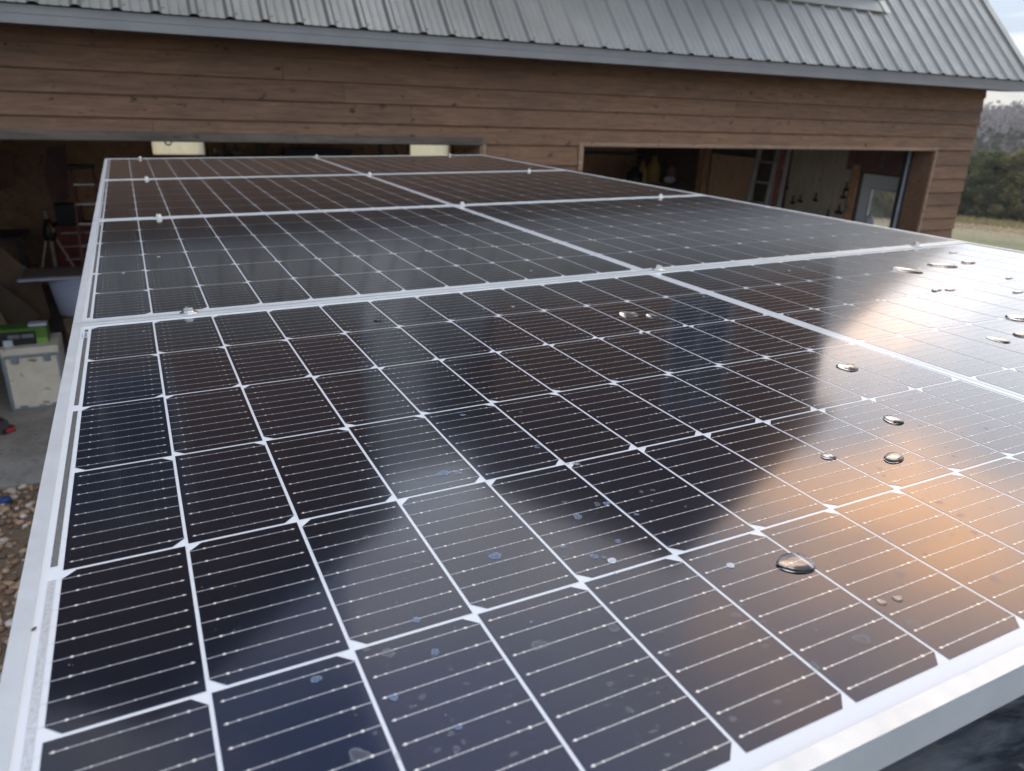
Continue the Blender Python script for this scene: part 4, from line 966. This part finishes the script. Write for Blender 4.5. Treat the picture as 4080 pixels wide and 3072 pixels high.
q = at(3497, 655, X=8.9); b = MB(); b.tube([(8.98, q.y, .5), (8.98, q.y, q.z + .02)], .006, 8); b.lathe([(.01, -.05), (.022, -.04), (.03, -.01), (.018, .03), (.01, .04)], (8.98, q.y, q.z), 16); tag(b.build('hanging_bulb', 'grey_panel'), 'small bulb on a cord above the white side door', 'light bulb')

# ================================================================== trees
def crown(b, h, w, n, seed, base=.05, leaf_=.09, shape=1.0):
    r = random.Random(seed); cl = []
    for k in range(80):
        f = r.random() ** .8; zz = h * (base + (1 - base) * f); rad = w * (1 - f) ** shape * (.55 + .45 * r.random()) + .1; a = r.uniform(0, 6.283); rr = rad * math.sqrt(r.uniform(.2, 1)) ; cl.append((rr * math.cos(a), rr * math.sin(a), zz, .32 + .3 * r.random() * (1 - f * .5), r.random()))
    for k in range(n):
        cx, cy_, cz, cr, tn = r.choice(cl); d = V(r.gauss(0, 1), r.gauss(0, 1), r.gauss(0, 1)).normalized() * cr * r.uniform(.5, 1.05)
        c = V(cx, cy_, cz) + d; s_ = leaf_ * r.uniform(.6, 1.5); u = V(r.gauss(0, 1), r.gauss(0, 1), r.gauss(0, 1.2)).normalized(); w_ = u.cross(V(r.gauss(0, 1), r.gauss(0, 1), r.gauss(0, 1))).normalized()
        b.tv = min(1, max(0, tn * .7 + .3 * r.random())); b.face([c - u * s_, c + w_ * s_ * .55, c + u * s_, c - w_ * s_ * .55])
def trunk(b, h, r0, seed, limbs=8, lh=.35):
    r = random.Random(seed); b.tube([(0, 0, -.3), (.03, 0, h * .3), (.0, .04, h * .6), (0, 0, h * .95)], [r0, r0 * .8, r0 * .5, r0 * .12], 8)
    for k in range(limbs):
        z = h * r.uniform(.12, .85); a = r.uniform(0, 6.28); L = lh * h * (1 - z / h) + .2; b.tube([(0, 0, z), (L * .5 * math.cos(a), L * .5 * math.sin(a), z + L * .25), (L * math.cos(a), L * math.sin(a), z + L * .6)], [r0 * .35, r0 * .2, r0 * .06], 5)
cr = []; trk = []
for k in range(3):
    b = MB(); crown(b, 5.2, 2.7, 15000, 20 + k, base=-.03, leaf_=.095, shape=.62); o = b.build('crown', ('cedar_green', 'cedar_olive', 'cedar_green')[k], fix=False); cr.append(o.data); bpy.data.objects.remove(o)
    b = MB(); trunk(b, 5.2, .14, 50 + k); o = b.build('trunk', 'bark'); trk.append(o.data); bpy.data.objects.remove(o)
b = MB(); r = random.Random(5)
def twigs(b, p, d, L, rad, lv):
    q = p + d * L; b.tv = r.random(); b.tube([p, p.lerp(q, .5) + V(r.uniform(-.05, .05), r.uniform(-.05, .05), 0), q], [rad, rad * .8, rad * .6], 4)
    if lv == 0: return
    for k in range(r.choice((3, 4))):
        dd = (d + V(r.uniform(-.8, .8), r.uniform(-.8, .8), r.uniform(-.2, .5))).normalized(); twigs(b, p.lerp(q, r.uniform(.55, 1)), dd, L * r.uniform(.6, .85), rad * .55, lv - 1)
twigs(b, V(0, 0, -.2), V(0, 0, 1), 2.2, .11, 5); o = b.build('crown', 'bare_twigs', fix=False); bare = o.data; bpy.data.objects.remove(o)
spots = [ # azimuth deg, distance, scale, kind (0-2 cedar, 3 bare)
 (58.9, 72, 1.0, 0), (60.6, 71, 1.12, 1), (57.4, 75, .95, 0), (62.3, 74, 1.1, 0), (56.2, 79, 1.12, 1), (63.8, 80, 1.2, 2), (59.8, 84, 1.05, 3), (57.2, 86, 1.1, 3), (61.6, 88, 1.1, 3),
 (55.0, 70, 1.0, 2), (53.9, 58, .95, 0), (52.9, 57, 1.05, 1), (51.8, 58, 1.0, 0), (50.7, 56, 1.1, 2), (49.6, 60, 1.0, 1), (52.4, 64, 1.2, 0), (54.6, 62, 1.05, 1), (48.2, 63, 1.1, 0),
 (59.7, 75, 1.0, 1), (58.1, 77, 1.05, 2), (61.3, 78, 1.15, 0), (22, 70, 1.1, 1), (8, 72, 1.2, 0), (66.5, 78, 1.15, 0), (69, 82, 1.2, 1), (74, 76, 1.0, 0)]
nb = ['in the gap right of the barn, with its top hidden by nothing', '']
names = {0: 'dense dark green cedar', 1: 'olive green cedar', 2: 'bushy dark cedar', 3: 'bare grey brown tree'}
desc = ['at the left of the field edge right of the barn', 'at the right photo border behind the field', 'half hidden by the barn corner', 'outside the right border of the photo behind the field',
        'tall and further back behind the barn corner', 'far right, further back than its neighbours', 'standing above the cedars right of the barn', 'rising behind the barn corner', 'rising at the right photo border']
for k, (az, dst, s_, kd) in enumerate(spots):
    x = dst * math.sin(R_(az)); y = dst * math.cos(R_(az)); z = terr(x, y)
    d_ = desc[k] if k < len(desc) else ('seen through the glass of the white side door' if 9 <= k < 18 else ['olive one filling the gap between two dark cedars', 'bushy one squeezed in near the barn corner', 'broad one beyond the right border'][k - 18] if 18 <= k < 21 else 'on the far field edge outside the view')
    t_ = thing('cedar_tree' if kd < 3 else 'bare_tree', '%s %s' % (names[kd], d_), 'tree', (x, y, z - .1), rnd.uniform(0, 6), 'trees along the far edge of the field')
    t_.scale = (s_ * 1.25, s_ * 1.25, s_)
    c = bpy.data.objects.new('crown', cr[kd] if kd < 3 else bare); col.objects.link(c); c.parent = t_
    if kd < 3: c = bpy.data.objects.new('trunk', trk[kd]); col.objects.link(c); c.parent = t_
# far woodland on the hill
b = MB(); r = random.Random(9)
for k in range(5200):
    az = R_(r.uniform(38, 72)) if k % 5 else R_(r.uniform(-12, 40)); dd = 125 + 285 * r.random() ** .75; x = dd * math.sin(az); y = dd * math.cos(az); z = terr(x, y); h = r.uniform(3, 6.5) * (.6 + .4 * (dd > 200)); tn = r.random()
    if dd > 385: h *= .5
    for j in range(7):
        c = V(x + r.gauss(0, 1.3), y + r.gauss(0, 1.3), z + h * r.uniform(.1, 1)); s_ = r.uniform(.3, 1.0); u = V(r.gauss(0, .8), r.gauss(0, .8), 1).normalized() * s_ * 1.0; w_ = V(r.gauss(0, 1), r.gauss(0, 1), r.gauss(0, .5)).normalized() * s_ * .7
        b.tv = min(1, tn * .6 + .4 * r.random()); b.face([c - u, c + w_, c + u, c - w_])
tag(b.build('hillside_woodland', 'hill_twigs', fix=False), 'grey leafless woodland covering the far hillside', 'woodland', kind='stuff')
b = MB()
for k in range(900):
    az = R_(r.uniform(40, 72)); dd = 110 + 120 * r.random() ** 1.5; x = dd * math.sin(az); y = dd * math.cos(az); z = terr(x, y); tn = r.random()
    for j in range(26):
        f = r.random(); c = V(x + r.gauss(0, .9 * (1.1 - f)), y + r.gauss(0, .9 * (1.1 - f)), z + 4.2 * f); s_ = r.uniform(.25, .6); u = V(r.gauss(0, 1), r.gauss(0, 1), r.gauss(0, 1)).normalized() * s_; w_ = u.cross(V(r.gauss(0, 1), r.gauss(0, 1), 1)).normalized() * s_
        b.tv = min(1, tn * .6 + .4 * r.random()); b.face([c - u, c + w_, c + u, c - w_])
tag(b.build('hillside_cedars', 'hill_cedar', fix=False), 'scattered dull green cedars at the foot of the far hill', 'woodland', kind='stuff')
b = MB()
for k in range(16000):
    az = R_(r.uniform(45, 68)); dd = r.uniform(50, 74) if k % 3 else r.uniform(14, 50); x = dd * math.sin(az); y = dd * math.cos(az); z = terr(x, y) - .02; h = (.42 if dd > 60 else .07) * r.uniform(.5, 1.2); w_ = V(r.gauss(0, 1), r.gauss(0, 1), 0).normalized() * .03 * (2 if dd > 50 else 1); b.tv = r.random()
    b.face([V(x, y, z) - w_, V(x, y, z) + w_, V(x + r.gauss(0, .08), y + r.gauss(0, .08), z + h)])
tag(b.build('dry_grass', 'grass_blades', fix=False), 'dry tan grass tufts in the field right of the barn', 'grass', kind='stuff')

# ------------------------------------------------------------------ air
b = MB(); b.box((-640, -640, -30), (640, 640, 14)); hz = b.build('haze', 'haze'); hz['kind'] = 'stuff'; hz['label'] = 'thin pale haze in the air over the field and hill'
